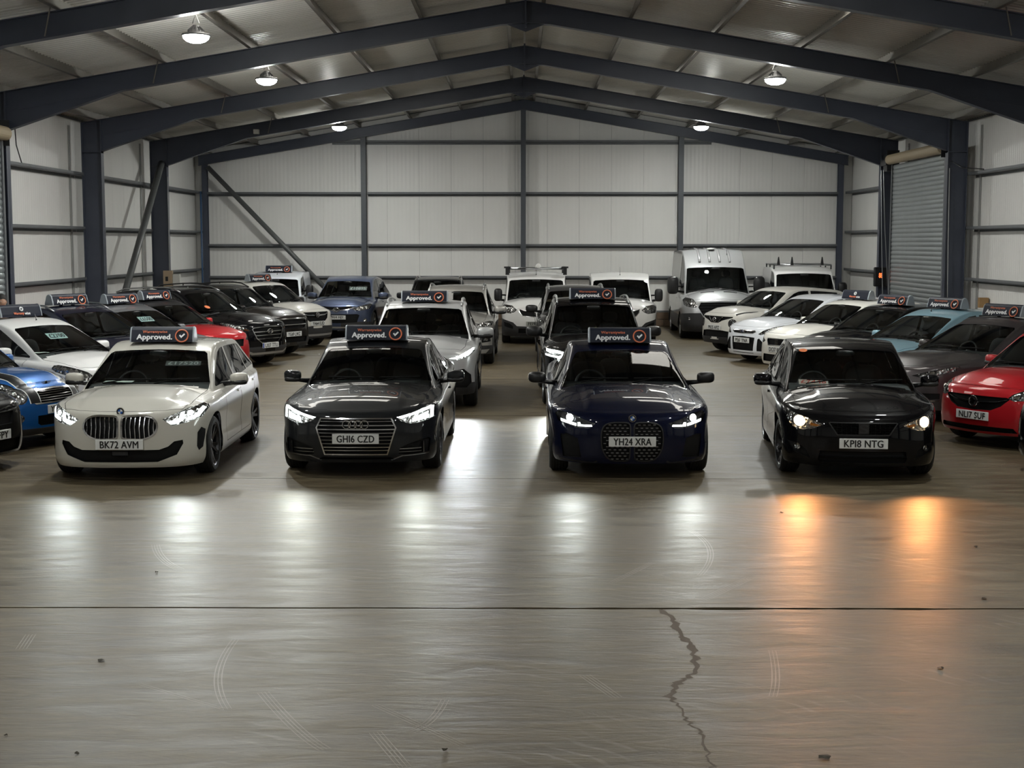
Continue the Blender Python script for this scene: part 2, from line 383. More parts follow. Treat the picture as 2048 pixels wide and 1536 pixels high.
# ------------------------------------------------------------------ steel frame and roof
SL = .170; ZR = 7.04                                   # roof slope and ridge height (rafter top)
def roof_z(x): return ZR - SL * abs(x - CX)
XL, XR = -9.95, 10.12                                   # outer column faces
ceiling = obj('ceiling', None, kind='structure', loc=(CX, 18, 0)); ceiling.location = (0, 0, 0)
wall_left = obj('wall_left', None, kind='structure'); wall_right = obj('wall_right', None, kind='structure')
wall_back = obj('wall_back', None, kind='structure'); wall_front = obj('wall_front', None, kind='structure')
def rafter_mesh(side):
    """half portal rafter in local coordinates (y = 0 is its plane)"""
    s = side; xe = (XR - .45 if s > 0 else XL + .45); mb = MB(); dep = .36
    top = [(CX, ZR), (xe + s * .45, roof_z(xe + s * .45))]
    xh = xe - s * 2.15
    bot = [(CX, ZR - dep - .05), (CX + s * .45, ZR - dep - SL * .45), (xh, roof_z(xh) - dep), (xe, roof_z(xe) - .72)]
    mb.prism([top[0], top[1], (xe + s * .45, roof_z(xe) - .72)] + bot[::-1], 'y', -.006, .006)
    def flange(a, b, t, w=.095):
        d = Vector((b[0] - a[0], 0, b[1] - a[1])).normalized(); nrm = Vector((-d.z, 0, d.x)) * t
        P = [Vector((a[0], 0, a[1])), Vector((b[0], 0, b[1]))]
        V = []
        for p in P:
            for q in (p, p + nrm): V += [q + Vector((0, -w, 0)), q + Vector((0, w, 0))]
        mb.add(V, [(0, 1, 3, 2), (4, 6, 7, 5), (0, 4, 5, 1), (2, 3, 7, 6), (0, 2, 6, 4), (1, 5, 7, 3)])
    flange(*top, .014 * -s)
    for a, b in zip(bot[:-1], bot[1:]): flange(a, b, .014 * s)
    # web stiffener where the haunch begins, end plate at the ridge and at the column
    mb.box(min(xe, xe + s * .02), max(xe, xe + s * .02), -.09, .09, roof_z(xe) - .76, roof_z(xe) - .01)
    mb.box(min(CX, CX + s * .018), max(CX, CX + s * .018), -.095, .095, ZR - dep - .14, ZR + .04)
    # inner flange line of the haunch's parent section
    a = (xh, roof_z(xh) - dep); b = (xe, roof_z(xe) - dep); flange(a, b, .008 * s, .012)
    return mb.mesh('rafter', NAVY)
RAF = {s: rafter_mesh(s) for s in (-1, 1)}
def column_mesh(side):
    s = side; xi = (XR - .45 if s > 0 else XL + .45); xo = xi + s * .45; mb = MB(); zt = roof_z(xo)
    mb.prism([(xi, 0), (xo, 0), (xo, zt), (xi, roof_z(xi))], 'y', -.007, .007)
    mb.box(min(xi, xi + s * .016), max(xi, xi + s * .016), -.10, .10, 0, roof_z(xi) - .70)
    mb.box(min(xo, xo - s * .016), max(xo, xo - s * .016), -.10, .10, 0, zt)
    mb.box(min(xi, xo), max(xi, xo), -.095, .095, roof_z(xi) - .745, roof_z(xi) - .73)
    mb.box(min(xi, xo) - .03, max(xi, xo) + .03, -.14, .14, 0, .025)
    return mb.mesh('column', NAVY)
COLM = {s: column_mesh(s) for s in (-1, 1)}
for Y in FRAMES:
    for s in (-1, 1):
        obj('rafter', RAF[s], ceiling, loc=(0, Y, 0)); obj('column', COLM[s], wall_left if s < 0 else wall_right, loc=(0, Y, 0))
    g = MB()                                            # ridge gusset under each apex
    g.prism([(CX - .42, ZR - .40), (CX + .42, ZR - .40), (CX, ZR - .56)], 'y', -.008, .008)
    g.build('apex_gusset', NAVY, ceiling, loc=(0, Y, 0))
# gable rafter: lighter section against the back wall
for s in (-1, 1):
    mb = MB(); xe = XR if s > 0 else XL
    mb.prism([(CX, ZR - .03), (xe, roof_z(xe) - .03), (xe, roof_z(xe) - .32), (CX, ZR - .32)], 'y', -.006, .006)
    for z0 in (-.05, -.34):
        mb.prism([(CX, ZR + z0), (xe, roof_z(xe) + z0), (xe, roof_z(xe) + z0 + .014), (CX, ZR + z0 + .014)], 'y', -.08, .08)
    mb.build('gable_rafter', NAVY, ceiling, loc=(0, Y_BACK - .38, 0))
# purlins run the length of the roof on top of the rafters, one length for each bay
PX = [.36, 1.95, 3.52, 5.1, 6.68, 8.25, 9.75]
bays = [Y_FRONT] + sorted(FRAMES) + [Y_BACK - .05]
def zsec(length, h=.19, w=.07, t=.006):
    mb = MB(); mb.box(-t, t, 0, length, 0, h); mb.box(-w, t, 0, length, h - t, h); mb.box(-t, w, 0, length, 0, t); mb.box(w - t, w, 0, length, 0, .02)
    return mb
PURL = {}
for a, b in zip(bays[:-1], bays[1:]):
    L_ = round(b - a, 3)
    if L_ not in PURL: PURL[L_] = zsec(L_).mesh('purlin', GALV)
    for s in (-1, 1):
        for i, px in enumerate(PX):
            x = CX + s * px
            o = obj('purlin', PURL[L_], ceiling, loc=(x, a, roof_z(x) + .012), rot=(0, 0, 0))
            if s > 0: o.scale = (-1, 1, 1)
# ribbed liner sheets, one metre wide, from eaves to ridge
def sheet_mesh(s):
    n = 6; prof = []
    for k in range(n):
        y = k / n
        prof += [(y, .0), (y + .085, .0), (y + .10, .032), (y + .135, .032), (y + .15, .0)]
        prof += [(y + .05, .004)] if False else []
    prof.append((1.0 - .006, .0))
    V = []; xs = [CX + s * .02, CX + s * 5, CX + s * 10.35]
    for x in xs:
        for y, h in prof: V.append((x, y, roof_z(x) + .205 - h))
    m = len(prof); F = []
    for i in range(2):
        for j in range(m - 1):
            f = (i * m + j, i * m + j + 1, (i + 1) * m + j + 1, (i + 1) * m + j)
            F.append(f if s < 0 else f[::-1])
    return mesh_from('roof_sheet', V, F, ROOFM)
SH = {s: sheet_mesh(s) for s in (-1, 1)}
y = Y_FRONT
while y < Y_BACK:
    for s in (-1, 1): obj('roof_sheet', SH[s], ceiling, loc=(0, y, 0))
    y += 1.0
MB().prism([(CX - .4, ZR + .15), (CX, ZR + .225), (CX + .4, ZR + .15), (CX + .4, ZR + .142), (CX, ZR + .212), (CX - .4, ZR + .142)], 'y', Y_FRONT, Y_BACK).build('ridge_flashing', mat('ridge_white', (.55, .54, .52), .5), ceiling)
MB().prism([(HALL_X0 - .4, roof_z(HALL_X0 - .4) + .26), (CX, ZR + .3), (HALL_X1 + .4, roof_z(HALL_X1 + .4) + .26), (HALL_X1 + .4, roof_z(HALL_X1 + .4) + .36), (CX, ZR + .4), (HALL_X0 - .4, roof_z(HALL_X0 - .4) + .36)], 'y', Y_FRONT - .2, Y_BACK + .3).build('roof_deck', GALV, ceiling)
# sag rods between rafters and purlins
for Y in FRAMES[:5]:
    for s in (-1, 1):
        x = CX + s * 6.75
        MB().tube([(x, Y - .12, roof_z(x) + .05), (x + s * .12, Y - .02, roof_z(x) - .34)], .011, 6).build('fly_brace', GALV, ceiling)

# ------------------------------------------------------------------ walls: lining panels, rails, dado
def wall_panels(parent, axis, fixed, a, b, facing, top):
    y = a
    k = 0
    while y < b - .01:
        w = min(1.0, b - y); g = .006; t = .05; y0, y1 = y + g / 2, y + w - g / 2
        mb = MB()
        if axis == 'y':                                  # side wall, panel spans y0..y1 at x = fixed
            x0, x1 = (fixed - t, fixed) if facing > 0 else (fixed, fixed + t)
            mb.box(x0, x1, y0, y1, .02, top(y))
            m = WALLM[1]
        else:
            z0, z1 = top(y0), top(y1); zm = max(z0, z1)
            poly = [(y0, .46), (y1, .46), (y1, z1)] + ([(CX, top(CX))] if y0 < CX < y1 else []) + [(y0, z0)]
            mb.prism(poly, 'y', fixed, fixed + t)
            m = WALLM[0]
        mb.build('wall_panel', m, parent); y += w; k += 1
eave = roof_z(HALL_X0) + .1
SHUT_R = (33.0, 37.7); SHUT_L = (21.3, 26.35)
wall_panels(wall_left, 'y', HALL_X0, Y_FRONT, Y_BACK, 1, lambda y: eave)
wall_panels(wall_right, 'y', HALL_X1, Y_FRONT, Y_BACK, -1, lambda y: eave)
wall_panels(wall_back, 'x', Y_BACK, HALL_X0, HALL_X1, -1, lambda x: roof_z(x) + .15)
MB().box(HALL_X0 - .4, HALL_X1 + .4, Y_BACK + .06, Y_BACK + .2, 0, 7.4).build('outer_sheet', GIRT, wall_back)
MB().box(HALL_X0 - .2, HALL_X0 - .06, Y_FRONT, Y_BACK, 0, 5.6).build('outer_sheet', GIRT, wall_left)
MB().box(HALL_X1 + .06, HALL_X1 + .2, Y_FRONT, Y_BACK, 0, 5.6).build('outer_sheet', GIRT, wall_right)
mb = MB(); mb.prism([(HALL_X0, 0), (HALL_X1, 0), (HALL_X1, roof_z(HALL_X1)), (CX, ZR + .1), (HALL_X0, roof_z(HALL_X0))], 'y', Y_FRONT - .06, Y_FRONT); mb.build('wall_sheet', WALLM[0], wall_front)
def rail(parent, axis, fixed, a, b, z, sgn, h=.15, d=.22):
    """Z-shaped cladding rail; sgn is the room side of the wall"""
    mb = MB()
    if axis == 'y':
        x0, x1 = sorted((fixed, fixed + sgn * d)); xi = fixed + sgn * d
        mb.box(x0, x1, a, b, z - .004, z + .004); mb.box(min(xi, xi - sgn * .006), max(xi, xi - sgn * .006), a, b, z - .012, z + .062); mb.box(min(fixed, fixed + sgn * .006), max(fixed, fixed + sgn * .006), a, b, z - .062, z)
    else:
        y0, y1 = sorted((fixed, fixed + sgn * d)); yi = fixed + sgn * d
        mb.box(a, b, y0, y1, z - .004, z + .004); mb.box(a, b, min(yi, yi - sgn * .006), max(yi, yi - sgn * .006), z - .012, z + .062); mb.box(a, b, min(fixed, fixed + sgn * .006), max(fixed, fixed + sgn * .006), z - .062, z)
    return mb.build('cladding_rail', GIRT, parent)
for z in (4.15, 2.93, 1.78):
    for a, b in zip(bays[:-1], bays[1:]):
        for par, fx, sg in ((wall_left, HALL_X0 + .003, 1), (wall_right, HALL_X1 - .003, -1)):
            sh = SHUT_L if sg > 0 else SHUT_R
            if a < sh[0] < b: continue
            rail(par, 'y', fx, a + .02, b - .02, z, sg)
for z in (4.13, 2.52, 1.53):
    for a, b in ((-9.8, -4.95), (-4.75, .02), (.18, 4.9), (5.05, 9.9)): rail(wall_back, 'x', Y_BACK - .003, a, b, z, -1)
for a, b in ((-5.85, .02), (.18, 5.95)): rail(wall_back, 'x', Y_BACK - .003, a, b, 5.72, -1)
# vertical joint trims beside columns
for Y in FRAMES[:4]:
    for par, x in ((wall_left, HALL_X0 + .02), (wall_right, HALL_X1 - .02)):
        MB().box(x - .012, x + .012, Y - .42, Y - .34, 0, eave - .15).build('joint_trim', steel('pale_trim', (.34, .34, .33), .5, .2, .15, 4), par)
def post(x, ztop):
    mb = MB(); mb.box(x - .08, x + .08, -.10, -.088, 0, ztop); mb.box(x - .08, x + .08, .088, .10, 0, ztop); mb.box(x - .006, x + .006, -.088, .088, 0, ztop)
    return mb.build('gable_post', NAVY if abs(x) > 9 else steel('grey_steel_post', (.06, .068, .08), .45, 0, .15, 3), wall_back, loc=(0, Y_BACK - .28, 0))
for x in (-4.85, CX, 4.98): post(x, roof_z(x) - .2)
for x in (-9.78, 9.92): post(x, roof_z(x) - .1)
MB().box(HALL_X0, HALL_X1, Y_BACK - .012, Y_BACK + .06, .455, .50).build('dado_flashing', GIRT, wall_back)
# brown block dado: two courses of laid blocks
BL = soften(MB().box(-.2165, .2165, -.05, .05, -.1045, .1045).build('block', BLOCKM, wall_back), .006, 1)
first = True
for c in range(2):
    x = HALL_X0 + .22 + (.22 if c else 0)
    while x < HALL_X1 - .2:
        o = BL if first else BL.copy()
        if not first: COL.objects.link(o)
        o.location = (x, Y_BACK + .03, .115 + c * .22); first = False; x += .445
MB().box(HALL_X0, HALL_X1, Y_BACK + .0, Y_BACK + .05, 0, .45).build('mortar_bed', mat('mortar', (.16, .14, .12), .95), wall_back)

# ------------------------------------------------------------------ roller shutters
def shutter(name, x, sgn, y0, y1, ztop):
    """sgn: room side direction along x"""
    d = obj(name, None, kind='structure', loc=(x, (y0 + y1) / 2, 0))
    n = 8; prof = [(sgn * (.006 + .016 * math.sin(math.pi * k / n)), .11 * k / n) for k in range(n + 1)]
    L_ = (y1 - y0) / 2
    V = [(p[0], yy, p[1]) for yy in (-L_, L_) for p in prof]; F = [(j, j + 1, n + 2 + j, n + 1 + j) for j in range(n)]
    if sgn < 0: F = [f[::-1] for f in F]
    V += [(p[0] - sgn * .01, yy, p[1]) for yy in (-L_, L_) for p in prof]
    F += [tuple(i + 2 * n + 2 for i in f[::-1]) for f in F]
    me = mesh_from('slat', V, F, SLATM, True); z = .06
    while z < ztop: obj('slat', me, d, loc=(0, 0, z)); z += .112
    MB().box(-.02, .02, -L_, L_, 0, .06).build('bottom_bar', GIRT, d)
    for e in (-1, 1):
        MB().box(-.03, .05 * sgn + .0, e * L_ - .04, e * L_ + .04, 0, ztop + .1).build('guide_rail', GIRT, d)
        MB().box(-.16, .16, e * (L_ + .06) - .01, e * (L_ + .06) + .01, ztop - .05, ztop + .42).build('end_plate', BLACK, d)
    MB().lathe([(0, -L_), (.13, -L_), (.13, L_), (0, L_)], 'y', 20, (sgn * .1, 0, ztop + .17)).build('barrel', mat('barrel_cream', (.42, .34, .22), .5), d, smooth=False)
    return d
d1 = shutter('door_1', 9.80, -1, *SHUT_R, 4.62); d2 = shutter('door_2', -9.56, 1, *SHUT_L, 4.45)
mb = MB().box(9.66, 9.92, 37.82, 38.2, 4.5, 4.95).box(9.6, 9.75, 37.7, 38.3, 4.65, 4.8)
mb.build('motor', BLACK, d1).matrix_parent_inverse = Matrix.Translation((-9.80, -(SHUT_R[0] + SHUT_R[1]) / 2, 0))
for i, dx in enumerate((0, .09)):
    ch = MB(); ch.tube([(9.62 + dx * .4, 38.25 - dx, 4.55), (9.60 + dx, 38.0, 3.0), (9.64 + dx * 2, 37.85 + dx, 1.2)], .012, 6)
    ch.build('hand_chain', mat('chain_steel', (.32, .33, .34), .4, .8), d1).matrix_parent_inverse = Matrix.Translation((-9.80, -(SHUT_R[0] + SHUT_R[1]) / 2, 0))

# ------------------------------------------------------------------ braces, boxes and cables fixed to the steel
def fixed(name, mb, m, label, cat, smooth=False): return mb.build(name, m, smooth=smooth, label=label, cat=cat)
fixed('bracing_tube', MB().tube([(-9.62, 38.45, 4.75), (-9.62, 33.0, .05)], .085, 12), steel('brace_steel', (.10, .105, .105), .45, .2, .2, 4), 'grey steel bracing tube leaning across the left wall', 'brace', True)
fixed('bracing_tube', MB().tube([(-9.65, Y_BACK - .45, 4.95), (-4.95, Y_BACK - .45, .05)], .075, 12), MATS['brace_steel'], 'long grey steel bracing tube slanting down across the back wall', 'brace', True)
t = obj('junction_box', None, label='beige electrical isolator box beside the third left column', cat='electrical box', loc=(-9.40, 38.15, 1.42))
MB().box(-.16, .08, -.06, .06, 0, .46).build('enclosure', mat('beige_box', (.40, .30, .20), .5), t)
MB().box(.09, .28, -.05, .05, .08, .36).build('cover', mat('white_box', (.6, .6, .56), .5), t)
MB().box(-.1, -.03, -.075, -.06, .18, .30).build('switch', BLACK, t)
MB().box(.1, .2, -.05, .05, -.08, .06).build('socket', mat('white_box', (.6, .6, .56), .5), t)
t = obj('shutter_control', None, label='black shutter control box with red digits on the right column', cat='control box', loc=(9.70, 38.42, 1.45))
soften(MB().box(-.17, .17, -.07, .06, 0, .52).build('enclosure', BLACK, t), .03)
mb = MB(); text_on(mb, 'd:88', 0, .30, .09, .13, -.074); mb.build('digits', emis('red_led', (1, .12, .03), 3.0), t)
fixed('sensor_box', MB().box(-7.14, -7.0, 38.45, 38.58, roof_z(-7.05) - .30, roof_z(-7.05) - .18), mat('white_box', (.6, .6, .56), .5), 'small white sensor box on a dark rafter above the left bay', 'sensor')
fixed('timber_block', MB().box(10.12, 10.32, 31.35, 31.47, 1.2, 1.42), mat('raw_timber', (.32, .19, .08), .8), 'small raw timber block fixed to the right wall', 'block')
fixed('conduit', MB().tube([(-9.86, 44.15, .02), (-9.86, 44.15, 4.2)], .03, 8), mat('conduit_blue', (.05, .10, .2), .4), 'blue conduit pipe running up the left back corner', 'pipe', True)
fixed('cable', MB().tube([(-9.42, 26.75, 4.9), (-9.7, 27.6, 4.5), (-9.98, 28.7, 4.19)], .012, 6), BLACK, 'thin black cable drooping from the first left column', 'cable', True)
fixed('cable', MB().tube([(9.75, 32.45, 4.45), (9.82, 31.9, 4.28), (10.10, 31.3, 4.22)], .012, 6), BLACK, 'thin black cable drooping from the right column to a rail', 'cable', True)
fixed('cable', MB().tube([(-9.49, 38.52, 4.4), (-9.488, 38.52, 3.2), (-9.49, 38.5, 1.7)], .012, 6), mat('cable_grey', (.4, .4, .4), .5), 'pale grey cable running down the third left column', 'cable', True)
fixed('cable', MB().tube([(9.70, 32.45, 4.3), (9.72, 32.45, 2.5), (9.74, 32.42, .8)], .010, 6), MATS['cable_grey'], 'pale grey cable running down the second right column', 'cable', True)

# ------------------------------------------------------------------ lamps
LENSM = emis('high_bay_lens', (.93, 1.0, .97), LAMP_E)
HB = None
def high_bay(x, y, z, label, power=1.0):
    t = obj('high_bay_light', None, loc=(x, y, z), label=label, cat='ceiling light', group='high bay lights')
    global HB
    if HB is None:
        a = MB().lathe([(0, .16), (.05, .16), (.06, .10), (.10, .085), (.14, .045), (.215, .03), (.22, .0), (.195, -.002), (.185, .004), (0, .004)], 'z', 28)
        for k in range(14):
            an = 2 * math.pi * k / 14; c, s = math.cos(an), math.sin(an)
            a.add([(c * .05, s * .05, .13), (c * .13, s * .13, .05), (c * .13, s * .13, .085), (c * .06, s * .06, .15)], [(0, 1, 2, 3)])
        b = MB().lathe([(0, -.11), (.08, -.105), (.15, -.08), (.19, -.045), (.205, .0)], 'z', 24)
        c = MB().tube([(-.05, 0, .19), (0, 0, .34), (.05, 0, .19)], .007, 6).tube([(0, 0, .33), (0, 0, .40)], .006, 6)
        HB = (a.mesh('housing', mat('lamp_grey', (.16, .16, .16), .4, .4), True), b.mesh('lens', LENSM), c.mesh('hanger', CHROME))
    obj('housing', HB[0], t); obj('lens', HB[1], t); obj('hanger', HB[2], t)
    for typ, pw_, zz in (('AREA', .80, -.115), ('POINT', .27, -.22)):      # the lens throws down, its dome spills sideways
        ld = bpy.data.lights.new('high_bay_glow', typ); ld.energy = LAMP_W * power * pw_; ld.color = (.985, 1.0, .96)
        if typ == 'AREA': ld.shape = 'DISK'; ld.size = .34
        else: ld.shadow_soft_size = .10
        lo = bpy.data.objects.new('high_bay_glow', ld); COL.objects.link(lo); lo.parent = t; lo.location = (0, 0, zz)
    return t
zb = 5.80
high_bay(-5.0, 22.3, zb, 'round high bay light nearest on the left, brightest in view')
high_bay(-4.96, 28.2, zb, 'second round high bay light along the left roof slope')
high_bay(-4.98, 39.6, zb, 'small distant round high bay light left of the ridge near the back wall')
high_bay(4.98, 28.2, zb, 'nearer round high bay light on the right roof slope')
high_bay(4.98, 39.6, zb, 'small distant round high bay light right of the ridge near the back wall')
for x in (-5.0, 5.1):
    for y_, o_ in ((16.3, 'first'), (10.3, 'second'), (4.3, 'third'), (-1.7, 'fourth')): high_bay(x, y_, zb, '%s round high bay light over the open floor nearer than the picture shows, %s row' % (o_, 'left' if x < 0 else 'right'), .62)
# translucent rooflight sheets let into every bay, daylight behind them (hidden by the rafters from here, mirrored in the bonnets)
RLM = emis('rooflight_daylight', (1.0, .965, .88), ROOFLIGHT_E, True)
def rooflight_mesh(s, xa, xb):
    n = 10; V = []; F = []
    for x in (CX + s * xa, CX + s * xb):
        for k in range(n + 1): V.append((x, .775 * k / n, roof_z(x) + .162 + .010 * (k % 2)))
    for k in range(n):
        f = (k, k + 1, n + 2 + k, n + 1 + k); F.append(f if s < 0 else f[::-1])
    return mesh_from('rooflight', V, F, RLM)
RL = {(s, i): rooflight_mesh(s, *q) for s in (-1, 1) for i, q in enumerate(((2.04, 3.46), (3.61, 5.04)))}
for Y in FRAMES[1:4]:
    for k in range(2):
        for key in RL: obj('rooflight', RL[key], ceiling, loc=(0, Y + (1.42 if Y > 21 else .95) + k * .79, 0))
# ------------------------------------------------------------------ car body engine
def pchip(pts):
    xs = np.array([p[0] for p in pts], float); ys = np.array([p[1] for p in pts], float)
    h = np.diff(xs); d = np.diff(ys) / h; m = np.zeros_like(xs); m[0] = d[0]; m[-1] = d[-1]
    for i in range(1, len(xs) - 1):
        if d[i - 1] * d[i] > 0: m[i] = 2 * d[i - 1] * d[i] / (d[i - 1] + d[i])
    def f(x):
        x = np.clip(np.asarray(x, float), xs[0], xs[-1]); i = np.clip(np.searchsorted(xs, x) - 1, 0, len(h) - 1)
        t = (x - xs[i]) / h[i]; t2 = t * t; t3 = t2 * t
        return (2 * t3 - 3 * t2 + 1) * ys[i] + (t3 - 2 * t2 + t) * h[i] * m[i] + (-2 * t3 + 3 * t2) * ys[i + 1] + (t3 - t2) * h[i] * m[i + 1]
    return f
def smin(a, b, r):
    h = np.clip(.5 + .5 * (b - a) / r, 0, 1); return b * (1 - h) + a * h - r * h * (1 - h)
def smax(a, b, r): return -smin(-a, -b, r)
def sstep(x, a, b):
    t = np.clip((x - a) / (b - a), 0, 1); return t * t * (3 - 2 * t)

DEF = dict(L=4.3, W=1.8, H=1.45, foh=.86, wb=2.62, wr=.325, ww=.215,
           planf=[(0, 0), (.28, .012), (.53, .052), (.72, .125), (.865, .255), (.95, .45), (1.0, .95)],
           planr=[(0, 0), (.45, .015), (.70, .05), (.86, .13), (.94, .26), (.98, .5), (1.0, 1.1)], pf=1.0, pr=1.0,
           nose=.76, nosec=.74,          # hood edge height at the centre and at the corner
           yb=1.18, zb=.985,             # windscreen base (centre)
           yh=1.98, zh=1.375,            # windscreen top
           yt=2.45,                      # highest point of the roof
           yr=3.65, zr=1.37,             # roof rear edge
           ybb=4.12, zbb=1.05,           # rear screen base
           kf=.30, kr=.22, crown=.035,
           belt=[(0, .86), (1.0, .90), (2.2, .93), (3.6, .97), (4.6, .98)],
           gw=[(0, .425), (.3, .455), (.65, .455), (1, .425)],   # greenhouse base half width / W along the cabin
           gr=[(0, .345), (.4, .36), (1, .335)],                 # roof edge half width / W
           zsill=.19, zlip=.19, ztail=.24,
           side=[(.15, .055), (.24, .018), (.34, .012), (.45, .022), (.58, .012), (.70, .0), (.78, .010), (.95, .03), (1.6, .06)],
           front=[(.12, .10), (.20, .035), (.28, .008), (.40, .0), (.55, .006), (.66, .022), (.76, .05), (.9, .10), (1.4, .3)],
           rear=[(.15, .08), (.30, .01), (.5, .0), (.7, .02), (.9, .07), (1.5, .2)],
           rrs=.06, rrf=.09, dome=.012, tails=None, archr=None,
           ydoor=None, bpil=None, cpil=None, ends=None, vanrear=False, tint=False, cw=None, cover=True)

def surface(S, res):
    """half body (x >= 0): plan outline skirt plus cap; returns vertices, quads, greenhouse flag per vertex"""
    L, W, H = S['L'], S['W'], S['H']; hw = W / 2
    ctl = [(x * hw, y * S['pf']) for x, y in S['planf']] + [(hw * 1.0, L * .5)] + [(x * hw, L - y * S['pr']) for x, y in reversed(S['planr'])]
    P = np.array(ctl)
    # dense Catmull-Rom
    E_ = np.vstack([[-P[1, 0], P[1, 1]], P, [-P[-2, 0], P[-2, 1]]])
    dense = []; ncf = len(S['planf']); marks = []
    for i in range(1, len(E_) - 2):
        marks.append(len(dense))
        p0, p1, p2, p3 = E_[i - 1], E_[i], E_[i + 1], E_[i + 2]
        t0 = 0; t1 = t0 + max(1e-6, np.linalg.norm(p1 - p0)) ** .5; t2 = t1 + np.linalg.norm(p2 - p1) ** .5; t3 = t2 + max(1e-6, np.linalg.norm(p3 - p2)) ** .5
        for k in range(24):
            t = t1 + (t2 - t1) * k / 24
            A1 = (t1 - t) / (t1 - t0) * p0 + (t - t0) / (t1 - t0) * p1; A2 = (t2 - t) / (t2 - t1) * p1 + (t - t1) / (t2 - t1) * p2; A3 = (t3 - t) / (t3 - t2) * p2 + (t - t2) / (t3 - t2) * p3
            B1 = (t2 - t) / (t2 - t0) * A1 + (t - t0) / (t2 - t0) * A2; B2 = (t3 - t) / (t3 - t1) * A2 + (t - t1) / (t3 - t1) * A3
            dense.append((t2 - t) / (t2 - t1) * B1 + (t - t1) / (t2 - t1) * B2)
    dense.append(P[-1]); dense = np.array(dense); dense[:, 0] = np.clip(dense[:, 0], 0, hw)
    fc = marks[ncf - 3]; rc = marks[len(ctl) - len(S['planr']) + 2]      # corner marks
    def resample(seg, fr):
        d = np.r_[0, np.cumsum(np.linalg.norm(np.diff(seg, axis=0), axis=1))]; d /= d[-1]
        return np.stack([np.interp(fr, d, seg[:, 0]), np.interp(fr, d, seg[:, 1])], 1)
    nc = max(12, int(36 * res)); ns = max(40, int(126 * res)); nv = max(12, int(30 * res))
    cw = S['cw'] or [(0, 0), (.40, .60), (.92, .955), (1, 1)]
    cf = np.interp(np.linspace(0, 1, nc + 1), [a for a, b in cw], [b for a, b in cw])
    seg_f = resample(dense[:fc + 1], cf); seg_s = resample(dense[fc:rc + 1], np.linspace(0, 1, ns + 1)); seg_r = resample(dense[rc:], 1 - cf[::-1])
    out = np.vstack([seg_f, seg_s[1:], seg_r[1:]]); nu = len(out)
    tg = np.gradient(out, axis=0); tg[0] = (1, 0); tg[-1] = (-1, 0); tg /= np.linalg.norm(tg, axis=1)[:, None]
    nrm = np.stack([tg[:, 1], -tg[:, 0]], 1)
    # rim heights
    beltf = pchip(S['belt']); t_s = (seg_s[:, 1] - seg_s[0, 1]) / (seg_s[-1, 1] - seg_s[0, 1])
    yc0 = seg_s[0, 1]; yS = seg_s[:, 1]
    zs = np.interp(yS, [yc0, yc0 + .25, S['yb'] + .3, L], [0, 0, 0, 0])
    zs = pchip([(yc0 - .01, S['nosec']), (S['yb'] * .55, S['nosec'] + (beltf(S['yb'] * .55) - .035 - S['nosec']) * .62), (S['yb'] + .35, beltf(S['yb'] + .35) - .035), (L * .7, beltf(L * .7) - .03), (L, (S['tails'] or beltf(L)) - .03)])(yS)
    # centre deck line
    zdeck = pchip([(0, S['nose']), (.12, S['nose'] + (S['zb'] - S['nose']) * .30), (S['yb'] * .30, S['nose'] + (S['zb'] - S['nose']) * .53), (S['yb'] * .55, S['nose'] + (S['zb'] - S['nose']) * .77), (S['yb'] * .80, S['nose'] + (S['zb'] - S['nose']) * .93), (S['yb'], S['zb']), (S['yb'] + .6, max(S['zb'], beltf(S['yb'] + .6))), (S['ybb'] - .1, S['zbb'] + .0), (L, S['zbb'] - .05 if not S['tails'] else S['tails'])])
    pw = 2.4
    rim_f = S['nosec'] + (S['nose'] - S['nosec']) * (1 - cf ** pw)
    rim_f += zs[0] - S['nosec']
    zrr = float(zdeck(L)); rim_r = zs[-1] + (zrr - zs[-1]) * (1 - cf[::-1] ** pw)
    ztop = np.r_[rim_f, zs[1:], rim_r[1:]]
    yy = out[:, 1]
    zbot = pchip([(0, S['zlip']), (.5, S['zlip']), (S['foh'] + .45, S['zsill']), (S['foh'] + S['wb'] - .45, S['zsill']), (L - .4, S['ztail']), (L, S['ztail'])])(yy)
    wf = 1 - sstep(yy, .12 * S['pf'], .62 * S['pf']); wr_ = sstep(yy, L - .6, L - .12)
    fp, sp, rp = pchip(S['front']), pchip(S['side']), pchip(S['rear'])
    v = np.linspace(0, 1, nv + 1)
    Z = zbot[:, None] + (ztop - zbot)[:, None] * v[None, :]
    def rnd(Zz, rr):
        t = np.clip((Zz - (ztop[:, None] - rr)) / rr, 0, 1); return rr * (1 - np.sqrt(np.maximum(0, 1 - t * t)))
    rr = (S['rrf'] * wf + S['rrs'] * (1 - wf))[:, None]
    ins = wf[:, None] * fp(Z) + wr_[:, None] * rp(Z) + (1 - wf - wr_)[:, None] * sp(Z) + rnd(Z, rr) * .8
    if S.get('rsv'): ins = ins * 1
    X = out[:, 0][:, None] - nrm[:, 0][:, None] * ins; Y = out[:, 1][:, None] - nrm[:, 1][:, None] * ins
    X = np.maximum(X, 0); X[0, :] = 0; X[-1, :] = 0
    V = np.stack([X, Y, Z], 2).reshape(-1, 3)
    idx = np.arange(nu * (nv + 1)).reshape(nu, nv + 1)
    F = [(idx[i, j], idx[i + 1, j], idx[i + 1, j + 1], idx[i, j + 1]) for i in range(nu - 1) for j in range(nv)]
    # cap
    rim = idx[:, nv]; rimP = np.stack([X[:, nv], Y[:, nv]], 1)
    Fp = rimP[:nc + 1]; Sp = rimP[nc:nc + ns + 1]; Rp = rimP[nc + ns:][::-1]
    t = np.linspace(0, 1, ns + 1)
    tq = (Sp[:, 1] - Sp[0, 1]) / (Sp[-1, 1] - Sp[0, 1])
